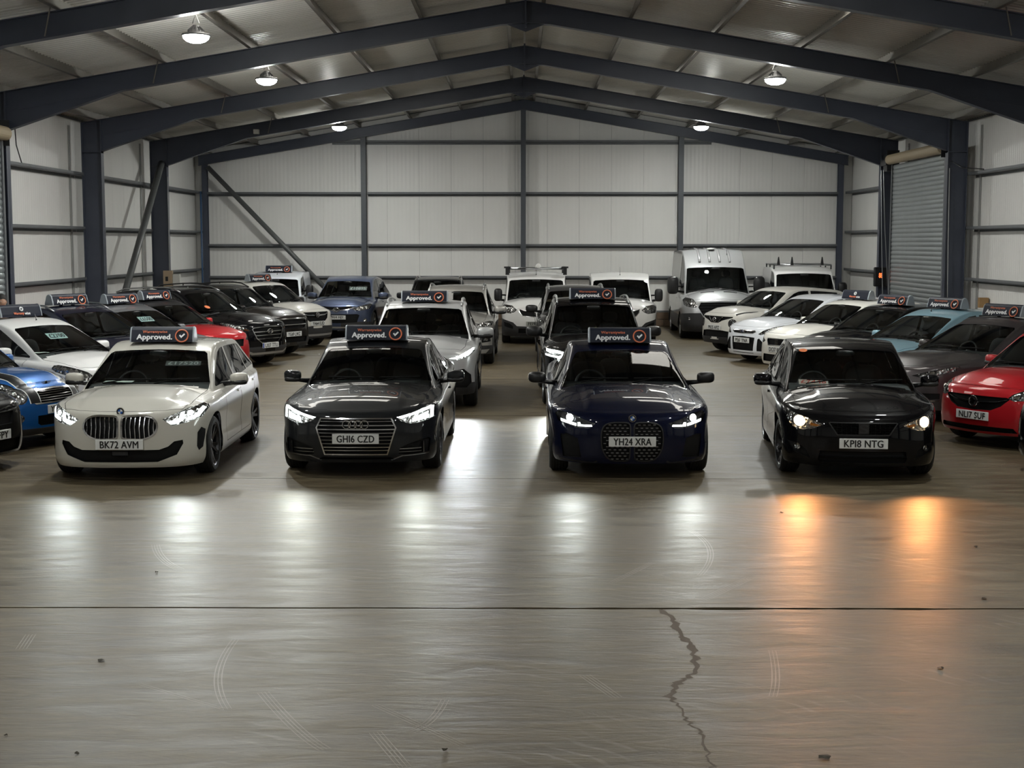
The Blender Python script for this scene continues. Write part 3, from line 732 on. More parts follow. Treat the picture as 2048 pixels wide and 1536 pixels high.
    Cp = np.stack([np.zeros(ns + 1), Fp[0, 1] + (Rp[0, 1] - Fp[0, 1]) * tq], 1)
    c = (Fp[:, 0] / Fp[-1, 0])
    T, C = np.meshgrid(t, c, indexing='ij'); Tq = np.repeat(tq[:, None], nc + 1, 1)
    G = np.zeros((ns + 1, nc + 1, 2))
    for k in range(2):
        G[:, :, k] = (1 - C) * Cp[:, k][:, None] + C * Sp[:, k][:, None] + (1 - Tq) * Fp[:, k][None, :] + Tq * Rp[:, k][None, :] \
            - ((1 - C) * (1 - Tq) * Fp[0, k] + C * (1 - Tq) * Fp[-1, k] + (1 - C) * Tq * Rp[0, k] + C * Tq * Rp[-1, k])
    gx, gy = G[:, :, 0], G[:, :, 1]
    zc = zdeck(Cp[:, 1]); deck = zs[:, None] + (zc - zs)[:, None] * (1 - C ** pw)
    fr0 = rim_f[None, :] * np.maximum(0, 1 - Tq * 14) ** 2 + deck * (1 - np.maximum(0, 1 - Tq * 14) ** 2)
    deck = fr0
    if S['dome']:
        deck = deck + S['dome'] * sstep(gx, .52 * hw + .06, .52 * hw - .02) * sstep(gy, .05, .4) * (1 - sstep(gy, S['yb'] - .3, S['yb']))
    # greenhouse
    yb, zb, yh, zh, yt, yr, zr, ybb, zbb = [S[k] for k in ('yb', 'zb', 'yh', 'zh', 'yt', 'yr', 'zr', 'ybb', 'zbb')]
    yf = gy - S['kf'] * gx ** 2; yrr = gy + S['kr'] * gx ** 2
    tw = (yf - yb) / (yh - yb)
    ws = zb + (zh - zb) * (tw + .10 * tw * (1 - tw)); ws = np.where(tw > 1, zh + (zh - zb) * .9 * (tw - 1), ws); ws = np.where(tw < 0, zb + (zh - zb) * 1.1 * tw, ws)
    roofc = pchip([(yh - .5, zh - .10), (yh, zh + .012), (yt, H), (yr, zr + .012), (yr + .6, zr - .10)])
    rl = pchip([(0, S['gr'][0][1]), *[(a, b) for a, b in S['gr'][1:]]])
    cabin = (gy - yb) / (ybb - yb)
    wr_e = np.interp((gy - yh) / (yr - yh), [a for a, b in S['gr']], [b for a, b in S['gr']]) * W
    wb_e = np.interp(cabin, [a for a, b in S['gw']], [b for a, b in S['gw']]) * W
    roof = roofc(gy) - S['crown'] * (gx / (W * .36)) ** 2
    tb = (ybb - yrr) / (ybb - yr)
    bl = zbb + (zr - zbb) * (tb + .12 * tb * (1 - tb)); bl = np.where(tb > 1, zr + (zr - zbb) * .9 * (tb - 1), bl); bl = np.where(tb < 0, zbb + (zr - zbb) * 1.1 * tb, bl)
    belt = beltf(gy)
    redge = roofc(np.clip(gy, yh - .4, yr + .4)) - S['crown']
    ts = (wb_e - gx) / np.maximum(wb_e - wr_e, .02)
    sd = belt + np.where(ts > 0, np.abs(ts) ** 1.12, ts) * (redge - belt)
    rsm = S.get('rsm', .06)
    gh = smin(smin(smin(ws, roof, rsm), smin(bl, roof, rsm), .03), sd, rsm)
    Zc = smax(deck, gh, .018)
    ghf = (gh - deck)
    # keep rim exact
    edge = np.zeros_like(Zc, bool); edge[0, :] = edge[-1, :] = True; edge[:, -1] = True
    Zc[0, :] = rim_f; Zc[:, -1] = zs; Zc[-1, :] = rim_r[::-1]
    base = len(V); cap = np.zeros((ns + 1, nc + 1), int)
    newv = []; ghv = np.zeros(len(V)) - 1
    ghl = []
    for i in range(ns + 1):
        for j in range(nc + 1):
            if i == 0: cap[i, j] = rim[j]
            elif i == ns: cap[i, j] = rim[nu - 1 - j]
            elif j == nc: cap[i, j] = rim[nc + i]
            else:
                cap[i, j] = base + len(newv); newv.append((gx[i, j] if j else 0.0, gy[i, j], Zc[i, j])); ghl.append(ghf[i, j])
    V = np.vstack([V, np.array(newv)]); ghv = np.r_[ghv, ghl]
    F += [(cap[i, j], cap[i, j + 1], cap[i + 1, j + 1], cap[i + 1, j]) for i in range(ns) for j in range(nc)]
    F = [tuple(int(q) for q in dict.fromkeys(f)) for f in F]; F = [f for f in F if len(f) > 2]
    return V, F, ghv, dict(beltf=beltf, roofc=roofc, zdeck=zdeck, fp=fp)

class Body:
    """half body that is cut into named regions by outlines drawn in front, side or top view"""
    AX = {'F': (0, 2), 'R': (0, 2), 'S': (1, 2), 'T': (0, 1)}
    def __init__(s, S, res):
        s.S = S; V, F, gh, s.fn = surface(S, res)
        s.bm = bmesh.new(); vs = [s.bm.verts.new(v) for v in V]
        s.ly = s.bm.faces.layers.int.new('reg'); s.lg = s.bm.faces.layers.int.new('gh'); s.lm = s.bm.faces.layers.int.new('mark')
        for f in F:
            try: q = s.bm.faces.new([vs[i] for i in f])
            except ValueError: continue
            q[s.lg] = 1 if min(gh[i] for i in f) > -.004 else 0
        s.bm.normal_update(); s.reg = {'body': 0}; s.names = ['body']
    def rid(s, n):
        if n not in s.reg: s.reg[n] = len(s.names); s.names.append(n)
        return s.reg[n]
    def cut(s, name, view, poly, gh=None, within=None, nmin=.12, ymax=None, ymin=None):
        a, b = s.AX[view]; bm = s.bm; poly = [(float(p[0]), float(p[1])) for p in poly]
        x0 = min(p[0] for p in poly); x1 = max(p[0] for p in poly); z0 = min(p[1] for p in poly); z1 = max(p[1] for p in poly)
        ids = None if within is None else {s.rid(w) for w in within}
        ly, lg, lm = s.ly, s.lg, s.lm; cand = []
        for f in bm.faces:
            n = f.normal
            if view == 'F':
                if n.y > -nmin: continue
            elif view == 'R':
                if n.y < nmin: continue
            elif view == 'S':
                if n.x < nmin: continue
            elif n.z < nmin: continue
            if ids is not None and f[ly] not in ids: continue
            if gh is not None and f[lg] != gh: continue
            vv = [v.co for v in f.verts]
            if ymax is not None and vv[0].y > ymax: continue
            if ymin is not None and vv[0].y < ymin: continue
            p = [c[a] for c in vv]
            if max(p) < x0 or min(p) > x1: continue
            p = [c[b] for c in vv]
            if max(p) < z0 or min(p) > z1: continue
            cand.append(f)
        if not cand: return
        for f in bm.faces: f[lm] = 0
        for f in cand: f[lm] = 1
        n = len(poly)
        for i in range(n):
            p, q = poly[i], poly[(i + 1) % n]; dx, dz = q[0] - p[0], q[1] - p[1]; ln = math.hypot(dx, dz)
            if ln < 1e-6: continue
            co = [0, 0, 0]; no = [0, 0, 0]; co[a], co[b] = p; no[a], no[b] = dz / ln, -dx / ln
            # only faces near this edge
            lo_a, hi_a = min(p[0], q[0]) - .002, max(p[0], q[0]) + .002; lo_b, hi_b = min(p[1], q[1]) - .002, max(p[1], q[1]) + .002
            fs = []
            for f in cand:
                if not f.is_valid: continue
                vv = [v.co for v in f.verts]
                pa = [c[a] for c in vv]
                if max(pa) < lo_a or min(pa) > hi_a: continue
                pb = [c[b] for c in vv]
                if max(pb) < lo_b or min(pb) > hi_b: continue
                fs.append(f)
            if not fs: continue
            ge = set(); gv = set()
            for f in fs: ge.update(f.edges); gv.update(f.verts)
            r = bmesh.ops.bisect_plane(bm, geom=list(gv) + list(ge) + fs, dist=1e-5, plane_co=co, plane_no=no)
            s_ = set(cand); 
            cand += [g for g in r['geom'] if isinstance(g, bmesh.types.BMFace) and g.is_valid and g not in s_ and g[lm] == 1]
        cand = [f for f in cand if f.is_valid]
        rid = s.rid(name); PX_ = [p[0] for p in poly]; PZ_ = [p[1] for p in poly]
        for f in cand:
            c = f.calc_center_median(); x, z = c[a], c[b]; ins = False; j = n - 1
            for i in range(n):
                if (PZ_[i] > z) != (PZ_[j] > z) and x < (PX_[j] - PX_[i]) * (z - PZ_[i]) / (PZ_[j] - PZ_[i]) + PX_[i]: ins = not ins
                j = i
            if ins: f[ly] = rid
    def extract(s):
        s.bm.normal_update(); out = {}
        for f in s.bm.faces: out.setdefault(s.names[f[s.ly]], []).append(f)
        res = {}
        for n, fs in out.items():
            mp = {}; V = []; F = []
            for f in fs:
                q = []
                for v in f.verts:
                    if v.index < 0 or v not in mp: mp[v] = len(V); V.append(tuple(v.co))
                    q.append(mp[v])
                F.append(q)
            res[n] = (np.array(V), F)
        s.bm.free()
        return res
def vnormals(V, F):
    N = np.zeros_like(V)
    for f in F:
        a, b, c = V[f[0]], V[f[1]], V[f[2]]; n = np.cross(b - a, c - a)
        for i in f: N[i] += n
    l = np.linalg.norm(N, axis=1); l[l == 0] = 1
    return N / l[:, None]
def boundary(F):
    cnt = {}
    for f in F:
        for i in range(len(f)):
            a, b = f[i], f[(i + 1) % len(f)]; k = (min(a, b), max(a, b))
            cnt[k] = None if k in cnt else (a, b)
    return [e for e in cnt.values() if e]
def shift(V, F, d, mode='N', wall=True):
    """push a region inwards by d and add rim walls; mode: N normals or an explicit direction"""
    if mode == 'N': D = -vnormals(V, F) * d
    else: D = np.tile(np.array(mode, float) * d, (len(V), 1))
    if mode == 'N': D[np.abs(V[:, 0]) < 1e-5, 0] = 0
    V2 = V + D; VV = [tuple(v) for v in V2]; FF = [list(f) for f in F]
    if wall:
        for a, b in boundary(F):
            if abs(V[a][0]) < 1e-5 and abs(V[b][0]) < 1e-5: continue
            k = len(VV); VV += [tuple(V[a]), tuple(V[b]), tuple(V2[b]), tuple(V2[a])]; FF.append([k, k + 1, k + 2, k + 3])
    return np.array(VV), FF
def mirror_join(V, F):
    m = {}; VV = [tuple(v) for v in V]
    for i, v in enumerate(V):
        if abs(v[0]) < 1e-5: m[i] = i
        else: m[i] = len(VV); VV.append((-v[0], v[1], v[2]))
    return np.array(VV), [list(f) for f in F] + [[m[i] for i in reversed(f)] for f in F]
def mirror_only(V, F):
    W_ = V.copy(); W_[:, 0] *= -1; return W_, [list(reversed(f)) for f in F]
# ------------------------------------------------------------------ shared car parts
WHEELS = {}
def wheel_meshes(r, w, style):
    key = (r, w, style)
    if key in WHEELS: return WHEELS[key]
    rr = r * (.74 if style[0] in 'sdm' else .66); h = w / 2
    prof = [(rr, -h + .02), (rr + .01, -h + .004), (r - .03, -h), (r - .008, -h + .02)]
    for g in range(5):                                   # tread with grooves
        y0 = -h + .025 + g * (w - .05) / 5; y1 = y0 + (w - .05) / 5
        prof += [(r, y0), (r, y1 - .008), (r - .008, y1 - .007), (r - .008, y1 - .001)]
    prof += [(r - .008, h - .02), (r - .03, h), (rr + .01, h - .004), (rr, h - .02)]
    tyre = MB().lathe(prof, 'x', 40, close=True)
    n = {'s': 5, 'd': 5, 'm': 10, 'c': 7, 'v': 6}[style[0]]; rim = MB()
    rim.lathe([(rr, -h + .02), (rr - .008, -h + .03), (rr - .02, -h * .2), (rr - .02, h - .04), (rr - .006, h - .012), (rr + .004, h - .006), (rr + .004, h - .02)], 'x', 36)
    rim.lathe([(0, h - .045), (.03, h - .04), (.055, h - .05), (.07, h - .07)], 'x', 20)
    for k in range(n):
        a = 2 * math.pi * k / n; twin = (-.14, .14) if style[0] in 'sd' else (0,)
        for tw in twin:
            a0, a1 = a + tw * .6, a + tw * 1.5; ws = .020 if len(twin) > 1 else (.022 if n > 8 else .034)
            p0 = Vector((0, math.cos(a0), math.sin(a0))) * .045; p1 = Vector((0, math.cos(a1), math.sin(a1))) * (rr - .012)
            d = (p1 - p0).normalized(); sv = Vector((0, -d.z, d.y)) * ws; xx0, xx1 = h - .05, h - .018
            V = []
            for p, xo, q in ((p0, xx0, 1.1), (p1, xx1, .8)):
                for e in (-1, 1):
                    V += [p + sv * e * q + Vector((xo, 0, 0)), p + sv * e * q * 1.1 + Vector((xo - .03, 0, 0))]
            rim.add(V, [(0, 2, 6, 4), (0, 4, 5, 1), (2, 3, 7, 6), (1, 5, 7, 3)])
    dish = MB().lathe([(0, -h * .3), (rr - .02, -h * .3)], 'x', 24)
    disc = MB().lathe([(.06, h - .09), (r * .5, h - .09), (r * .5, h - .11)], 'x', 24)
    mt = DALLOY if style.endswith('k') else ALLOY
    WHEELS[key] = (tyre.mesh('tyre', RUBBER, False), rim.mesh('rim', mt), dish.mesh('wheel_back', BLACK), disc.mesh('brake_disc', mat('brake_steel', (.25, .25, .25), .4, .9)))
    for me in (WHEELS[key][0],): me.polygons.foreach_set('use_smooth', [False] * len(me.polygons))
    return WHEELS[key]
def add_wheel(car, x, y, r, w, style, steer=0):
    ty, rm, dh, bd = wheel_meshes(r, w, style)
    o = obj('wheel', ty, car, loc=(x - math.copysign(w / 2, x), y, r), rot=(random.uniform(0, 1) * 0, 0, (0 if x > 0 else math.pi) + steer))
    a = random.uniform(0, 6); o.rotation_euler = (0, 0, (0 if x > 0 else math.pi) + steer)
    c = obj('rim', rm, o, rot=(a, 0, 0)); obj('wheel_back', dh, o); obj('brake_disc', bd, o)
    return o
INT = {}
def seat_mesh():
    if 'seat' not in INT:
        b = MB(); b.ell((0, .0, .10), (.25, .27, .10), .45, 14, 8)
        s2 = MB(); s2.ell((0, 0, .34), (.235, .085, .34), .5, 14, 10); s2.xf(Matrix.Translation((0, .25, .12)) @ Matrix.Rotation(R(-14), 4, 'X')); b.add(s2.v, s2.f)
        hd = MB(); hd.ell((0, .45, .89), (.125, .05, .085), .55, 12, 8); b.add(hd.v, hd.f)
        b.tube([(-.05, .43, .72), (-.05, .44, .86)], .008, 6).tube([(.05, .43, .72), (.05, .44, .86)], .008, 6)
        INT['seat'] = b.mesh('seat', SEATM, True)
    return INT['seat']
def wheel_mesh():
    if 'sw' not in INT:
        b = MB().ring((0, 0, 0), .185, .016, 'y', 28, 6); b.ell((0, .02, 0), (.07, .03, .055), .8, 12, 6)
        b.tube([(-.17, 0, 0), (-.05, .01, 0)], .014, 6).tube([(.17, 0, 0), (.05, .01, 0)], .014, 6).tube([(0, 0, -.17), (0, .01, -.04)], .014, 6)
        INT['sw'] = b.mesh('steering_wheel', mat('wheel_leather', (.03, .03, .032), .45), True)
    return INT['sw']
def interior(car, S, y0, van=False):
    W = S['W']; yb, zb = S['yb'], S['zb']
    d = MB(); w = W * .40
    n = 10
    prof = [(yb + .12, zb - .10), (yb + .25, zb - .035), (yb + .45, zb - .03), (yb + .60, zb - .06), (yb + .68, zb - .14), (yb + .62, zb - .42), (yb + .2, zb - .45)]
    d.prism([(a - y0, b) for a, b in prof], 'x', -w, w); d.build('dashboard', DASHM, car)
    ys = yb + 1.22; zs = .30 + max(0, S['H'] - 1.45) * .55
    rows = [(ys, (-.36, .36))] if van else [(ys, (-.36, .36)), (ys + .88, (-.40, 0, .40))]
    for y, xs in rows:
        for x in xs: 
            o = obj('seat', seat_mesh(), car, loc=(x * W / 1.8, y - y0, zs))
            if len(xs) == 3: o.scale = (.85, 1, .96)
    obj('steering_wheel', wheel_mesh(), car, loc=(-.36 * W / 1.8, yb + .80 - y0, zb - .10), rot=(R(-24), 0, 0))
    if van:
        MB().box(-w, w, ys + .55 - y0, ys + .57 - y0, .35, S['H'] - .12).build('bulkhead', BLACK, car)
    o = MB().ell((0, S['yh'] - .10 - y0, S['zh'] - .085), (.115, .02, .035), .6, 12, 6).build('rear_view_mirror', BLACK, car, True)
MIRR = {}
def door_mirror(car, S, y0, paintm, sc=1.0, tall=False, z=None, black=False, low=True, y=None, out=0):
    key = (tall,)
    W = S['W']; ym = (y if y is not None else S['yb'] + .52); zm = z if z is not None else float(pchip(S['belt'])(ym)) + .075
    xb = W * .455
    if key not in MIRR:
        if tall: a = MB().ell((0, 0, .06), (.11, .075, .17), .55, 16, 12); b = MB().ell((0, .02, -.1), (.085, .06, .05), .6, 12, 8)
        else:
            a = MB().ell((0, 0, .005), (.125, .085, .078), .62, 18, 12); a.v = [(x + .0, yv + abs(x) * .12 + (.35 * (x + .12) * .3), zv * (1 - .25 * max(0, (-x - .02) / .1) * .3)) for x, yv, zv in a.v]
            b = MB().ell((-.005, .01, -.045), (.12, .082, .04), .6, 16, 8)
        gl = MB().ell((0, .088 if not tall else .075, 0 if not tall else .05), (.10, .006, .055 if not tall else .13), .6, 14, 6)
        MIRR[key] = (a.mesh('m', None, True), b.mesh('m', BLACK, True), gl.mesh('m', CHROME, True))
    for s in (-1, 1):
        me = MIRR[key][0].copy(); me.materials.append(BLACK if black else paintm)
        if me.polygons: pass
        x = s * (W / 2 + .095 + out)
        o = obj('door_mirror', me, car, loc=(x, ym - y0, zm)); o.scale = (s * sc, sc, sc)
        if not black and low:
            q = obj('mirror_base', MIRR[key][1], o)
        obj('mirror_glass', MIRR[key][2], o)
        arm = MB()
        if tall: arm.tube([(s * (xb - .02), ym + .08 - y0, zm - .10), (x, ym + .01 - y0, zm - .06)], .03, 8).tube([(s * (xb - .02), ym + .08 - y0, zm + .05), (x, ym + .01 - y0, zm + .06)], .02, 8)
        else: arm.tube([(s * (xb - .05), ym + .07 - y0, zm - .07), (s * (W / 2 + .0), ym + .04 - y0, zm - .055), (x, ym + .01 - y0, zm - .035)], [.034, .026, .03], 8)
        arm.build('mirror_arm', BLACK, car, True)
def plate(car, txt, y, z, tilt=0, w=.52, h=.111, eu=False, part=None, dark=False, x=0, yaw=0):
    p = soften(MB().box(-w / 2, w / 2, -.004, .004, -h / 2, h / 2).build('number_plate', PLATEW if not dark else mat('plate_grey', (.34, .35, .32), .4), car, loc=(x, y, z), rot=(tilt, 0, yaw)), .003, 1)
    mb = MB(); text_on(mb, txt, .02 if eu else 0, 0, w * (.80 if not eu else .76), h * .70, -.0062)
    mb.build('characters', PLATEK, p)
    if eu: MB().box(-w / 2 + .004, -w / 2 + .045, -.0058, -.004, -h / 2 + .004, h / 2 - .004).build('blue_band', PLATEB, p)
    return p
def wipers(car, S, y0):
    yb, zb = S['yb'], S['zb']
    for x0, x1 in ((-.50, .05), (.12, .60)):
        mb = MB(); pts = []
        for k in range(5):
            x = x0 + (x1 - x0) * k / 4; yq = yb + .015 + S['kf'] * x * x; zq = zb + .028 + .012 * (k % 2 == 0) * 0
            pts.append((x, yq + .03 - y0, zq + .018))
        mb.tube(pts, .009, 5); mb.tube([(x0 - .02, yb - .02 + S['kf'] * x0 * x0 - y0, zb + .0), pts[2]], .008, 5)
        mb.build('wiper', mat('wiper_black', (.008, .008, .008), .8, spec=.1), car)
def roof_rails(car, S, y0, m=None, x=None):
    x = x or S['W'] * .335; rc = pchip([(S['yh'] - .5, S['zh'] - .10), (S['yh'], S['zh'] + .012), (S['yt'], S['H']), (S['yr'], S['zr'] + .012), (S['yr'] + .6, S['zr'] - .10)])
    for s in (-1, 1):
        ys = np.linspace(S['yh'] + .08, S['yr'] - .02, 9); pts = []
        for i, y in enumerate(ys): pts.append((s * x, y - y0, float(rc(y)) - S['crown'] * .86 + (.045 if 0 < i < 8 else -.01)))
        mb = MB().tube(pts, .016, 6); mid = pts[4]; mb.tube([mid, (mid[0], mid[1], mid[2] - .06)], .014, 6)
        mb.build('roof_rail', m or ALLOY, car, True)
def aerial(car, x, y, z, h=.2, lean=.12):
    MB().tube([(x, y, z), (x, y + lean * .2, z + .02), (x, y + lean, z + h)], [.016, .006, .003], 6).build('aerial', BLACK, car, True)
# ------------------------------------------------------------------ assembling a car
def inset_poly(poly, d):
    n = len(poly); ar = sum(poly[i][0] * poly[(i + 1) % n][1] - poly[(i + 1) % n][0] * poly[i][1] for i in range(n)); sg = 1 if ar > 0 else -1
    out = []
    for i in range(n):
        p0, p1, p2 = Vector(poly[i - 1]), Vector(poly[i]), Vector(poly[(i + 1) % n])
        a = (p1 - p0); b = (p2 - p1)
        if a.length < 1e-6 or b.length < 1e-6: out.append(tuple(p1)); continue
        na = Vector((-a.y, a.x)).normalized() * sg; nb = Vector((-b.y, b.x)).normalized() * sg
        m = na + nb; k = d / max(.35, (1 + na.dot(nb)) / 2) / 2
        out.append(tuple(p1 + m * k))
    return out
def rp(poly, r=.03, n=3):
    """rounds the corners of an outline"""
    out = []; m = len(poly)
    for i in range(m):
        p0, p1, p2 = Vector(poly[i - 1]), Vector(poly[i]), Vector(poly[(i + 1) % m])
        if p1.x < 0: out.append(tuple(p1)); continue
        a = p1 + (p0 - p1).normalized() * min(r, (p0 - p1).length * .45); b = p1 + (p2 - p1).normalized() * min(r, (p2 - p1).length * .45)
        for k in range(n + 1):
            t = k / n; q = a * (1 - t) ** 2 + p1 * 2 * t * (1 - t) + b * t * t; out.append(tuple(q))
    return out
def circle(x, z, r, n=16, sz=1.0): return [(x + r * math.cos(2 * math.pi * k / n), z + r * sz * math.sin(2 * math.pi * k / n)) for k in range(n)]
def hbar(z, x0, x1, t=.012): return [(x0, z - t / 2), (x1, z - t / 2), (x1, z + t / 2), (x0, z + t / 2)]
def vbar(x, z0, z1, t=.012): return [(x - t / 2, z0), (x + t / 2, z0), (x + t / 2, z1), (x - t / 2, z1)]
HAND = {   # region -> object name, material, pairing, recess depth, direction
    'windscreen': ('windscreen', GLASS, 'join', .004, 'N'), 'win_front': ('side_window', DGLASS, 'pair', .004, 'N'), 'win_rear': ('side_window', None, 'pair', .004, 'N'), 'win_quarter': ('quarter_window', None, 'pair', .004, 'N'),
    'rear_screen': ('rear_window', None, 'join', .004, 'N'), 'hood': ('bonnet', 'paint', 'join', 0, 'N'), 'door_front': ('front_door', 'paint', 'pair', 0, 'N'), 'door_rear': ('rear_door', 'paint', 'pair', 0, 'N'),
    'seam': ('panel_gap', BLACK, 'join', .012, 'N'), 'cowl': ('scuttle_panel', PLASTIC, 'join', .008, 'N'), 'clad': ('lower_cladding', PLASTIC, 'join', -.006, 'N'), 'pillar': ('pillar_trim', BLACK, 'pair', -.001, 'N'),
    'grille': ('grille', GRK, 'join', .035, 'F'), 'frame': ('grille_surround', CHROME, 'join', -.006, 'F'), 'bar': ('grille_bar', CHROME, 'join', .008, 'F'), 'mesh': ('grille_mesh', PLASTIC, 'join', .02, 'F'),
    'intake': ('lower_intake', GRK, 'join', .035, 'F'), 'vent': ('air_vent', GRK, 'pair', .02, 'F'), 'fin': ('intake_blade', ALLOY, 'join', .004, 'F'), 'fog': ('fog_light', 'lamp', 'pair', .02, 'F'), 'skid': ('skid_plate', mat('skid_silver', (.4, .4, .4), .4, .5), 'join', -.006, 'F'),
    'bumper': ('bumper', PLASTIC, 'join', -.004, 'N'), 'stripe': ('bonnet_stripe', BLACK, 'join', -.0015, 'N'), 'stripe_edge': ('stripe_edge', WHITEP, 'join', -.001, 'N'), 'trim': ('chrome_trim', CHROME, 'join', -.004, 'F'), 'roofpanel': ('sunroof', PGLASS, 'join', .003, 'N'),
    'strip': ('window_trim', CHROME, 'pair', -.002, 'N'), 'roofmat': ('roof_panel', BLACK, 'join', 0, 'N'), 'handle': ('door_handle', 'paint', 'pair', -.022, 'N'), 'flap': ('bonnet_vent', BLACK, 'join', .015, 'N'),
}
LIT = {}
def build_car(sp, name, label, cat, X, Y, a, res=.6, group=None):
    """X, Y: front bumper centre on the floor; a: heading in degrees (0 faces the camera)"""
    S = dict(DEF); S.update(sp); L, W = S['L'], S['W']; y0 = L / 2; hw = W / 2
    car = obj(name, None, label=label, cat=cat, group=group)
    ca, sa = math.cos(R(a)), math.sin(R(a)); car.location = (X - sa * y0, Y + ca * y0, 0); car.rotation_euler = (0, 0, R(a))
    pm = S['paint']; B = Body(S, res); fn = B.fn; beltf, roofc = fn['beltf'], fn['roofc']
    V0 = np.array([v.co[:] for v in B.bm.verts])
    def fy(x, z):
        m = V0[:, 1] < .9; d = (V0[m, 0] - abs(x)) ** 2 + (V0[m, 2] - z) ** 2; k = np.argsort(d)[:3]; return float(V0[m, 1][k].min())
    # ---- side glass
    xs = W * .41
    def wsz(y):
        t = (y - S['kf'] * xs * xs - S['yb']) / (S['yh'] - S['yb']); return S['zb'] + (S['zh'] - S['zb']) * t
    def blz(y):
        t = (S['ybb'] - y - S['kr'] * xs * xs) / (S['ybb'] - S['yr']); return S['zbb'] + (S['zr'] - S['zbb']) * t
    wt = S.get('wtop', .065)
    def top(y): return min(float(roofc(y)) - S['crown'] - wt, wsz(y) - .075, blz(y) - S.get('cpo', .10))
    def bot(y): return float(beltf(y)) + .016
    def window(nm, ya, yb_):
        ys = np.linspace(ya, yb_, 60); ok = [y for y in ys if top(y) - bot(y) > .02]
        if len(ok) < 3: return
        ys = np.linspace(ok[0], ok[-1], 8)
        B.cut(nm, 'S', [(y, bot(y)) for y in ys] + [(y, top(y)) for y in ys[::-1]], gh=1, nmin=.25)
    # ---- lower cladding, doors, arches
    if S.get('cladz'): B.cut('clad', 'S', [(-.1, .0), (L + .1, .0), (L + .1, S['cladz'] + .05), (S['foh'] + S['wb'] + .45, S['cladz']), (S['foh'] + .45, S['cladz']), (-.1, S['cladz'] + S.get('cladf', .05))], nmin=.05)
    for c in S.get('precuts', []): B.cut(c[0], c[1], c[2], **(c[3] if len(c) > 3 else {}))
    bp = S['bpil'] or (S['yb'] + 1.30); cp = S['cpil'] or (bp + .92); dr = S.get('doors', 2)
    if dr and res > .5:
        yd = S['yb'] + .28
        polys = [('door_front', [(yd + .02, .27), (bp - .02, .27), (bp, .6), (bp, beltf(bp) + .02), (yd - .02, beltf(yd) + .02), (yd - .03, .6)])]
        if dr > 1:
            cx_, rr_ = S['foh'] + S['wb'], S['wr'] + .10
            polys.append(('door_rear', [(bp + .01, .27), (cx_ - rr_ - .05, .27), (cx_ - rr_ * .75, .62), (cx_ - .08, .80), (cx_ - .02, beltf(cx_) + .02), (bp + .012, beltf(bp) + .02), (bp + .012, .6)]))
        for nm, pl in polys:
            B.cut('seam', 'S', pl, gh=0, nmin=.3, within=['body']); B.cut(nm, 'S', inset_poly(pl, .007), gh=0, nmin=.3, within=['seam'])
            ym = max(p[0] for p in pl); zh_ = float(beltf(ym)) - .13
            B.cut('handle', 'S', [(ym - .25, zh_ - .012), (ym - .07, zh_ - .012), (ym - .07, zh_ + .014), (ym - .25, zh_ + .014)], gh=0, nmin=.3, within=[nm])
    ar = S['archr'] or (S['wr'] + .055)
    for cy in (S['foh'], S['foh'] + S['wb']):
        def arch(r): return [(cy + r * math.cos(t), S['wr'] + r * math.sin(t)) for t in np.linspace(-.12, math.pi + .12, 21)] + [(cy - r * 1.0, 0.0), (cy + r * 1.0, 0.0)]
        if S.get('cladr'): B.cut('clad', 'S', arch(ar + S['cladr']), nmin=.02)
        B.cut('hole', 'S', arch(ar), nmin=.01)
    # ---- glass
    window('win_front', S['yb'] + .1, bp - .035)
    if not S.get('van'): window('win_rear', bp + .035, cp - .03); window('win_quarter', cp + .03, L)
    xb_, xt_ = S['gw'][0][1] * W - .045 + S.get('wsx', 0), S['gr'][0][1] * W - .035 + S.get('wsx', 0)
    zt = lambda x: S['zh'] - S.get('wst', .04) - S['crown'] * (x / (.36 * W)) ** 2
    B.cut('windscreen', 'F', [(-.02, S['zb'] - .3), (xb_ + .02, S['zb'] - .3), (xb_, S['zb'])] + [(xb_ + (xt_ - xb_) * k, S['zb'] + (zt(xt_) - .02 - S['zb']) * k) for k in (.5, 1)] + [(xt_ * k, zt(xt_ * k)) for k in (.93, .6, .3)] + [(-.02, zt(0))], gh=1, ymax=S['yh'] + .2)
    xb2, xt2 = S['gw'][-1][1] * W - .10, S['gr'][-1][1] * W - .09
    B.cut('rear_screen', 'R', [(-.02, S['zbb'] + .03), (xb2, S['zbb'] + .03), (xt2, S['zr'] - .09), (-.02, S['zr'] - .06)], gh=1, ymin=S['yr'] - .1)
    # ---- bonnet and scuttle
    yn = lambda x: float(np.interp(x / hw, [p[0] for p in S['planf']], [p[1] * S['pf'] for p in S['planf']]))
    cy_ = lambda x: S['yb'] + S['kf'] * x * x
    xe = S.get('hoodx', .80) * hw
    B.cut('cowl', 'T', [(-.02, cy_(0) - .06)] + [(xe * k, cy_(xe * k) - .06) for k in (.35, .7, 1.0)] + [(xe, cy_(xe) + .2), (-.02, cy_(0) + .2)], gh=0, nmin=.3)
    if res > .5:
        hp = [(-.02, yn(0) + S.get('hoody', .13))] + [(xe * k, yn(xe * k) + S.get('hoody', .13)) for k in (.35, .65, .9)] + [(xe * .985, yn(xe) + S.get('hoody', .13) + .12)] + [(xe, cy_(xe) - .065)] + [(xe * k, cy_(xe * k) - .065) for k in (.7, .35)] + [(-.02, cy_(0) - .065)]
        B.cut('seam', 'T', hp, gh=0, nmin=.3, within=['body'])
        hp2 = inset_poly(hp, .006); hp2[0] = (-.03, hp2[0][1]); hp2[-1] = (-.03, hp2[-1][1])
        B.cut('hood', 'T', hp2, gh=0, nmin=.3, within=['seam'])
    for c in S.get('cuts', []): B.cut(c[0], c[1], c[2], **(c[3] if len(c) > 3 else {}))
    regs = B.extract()
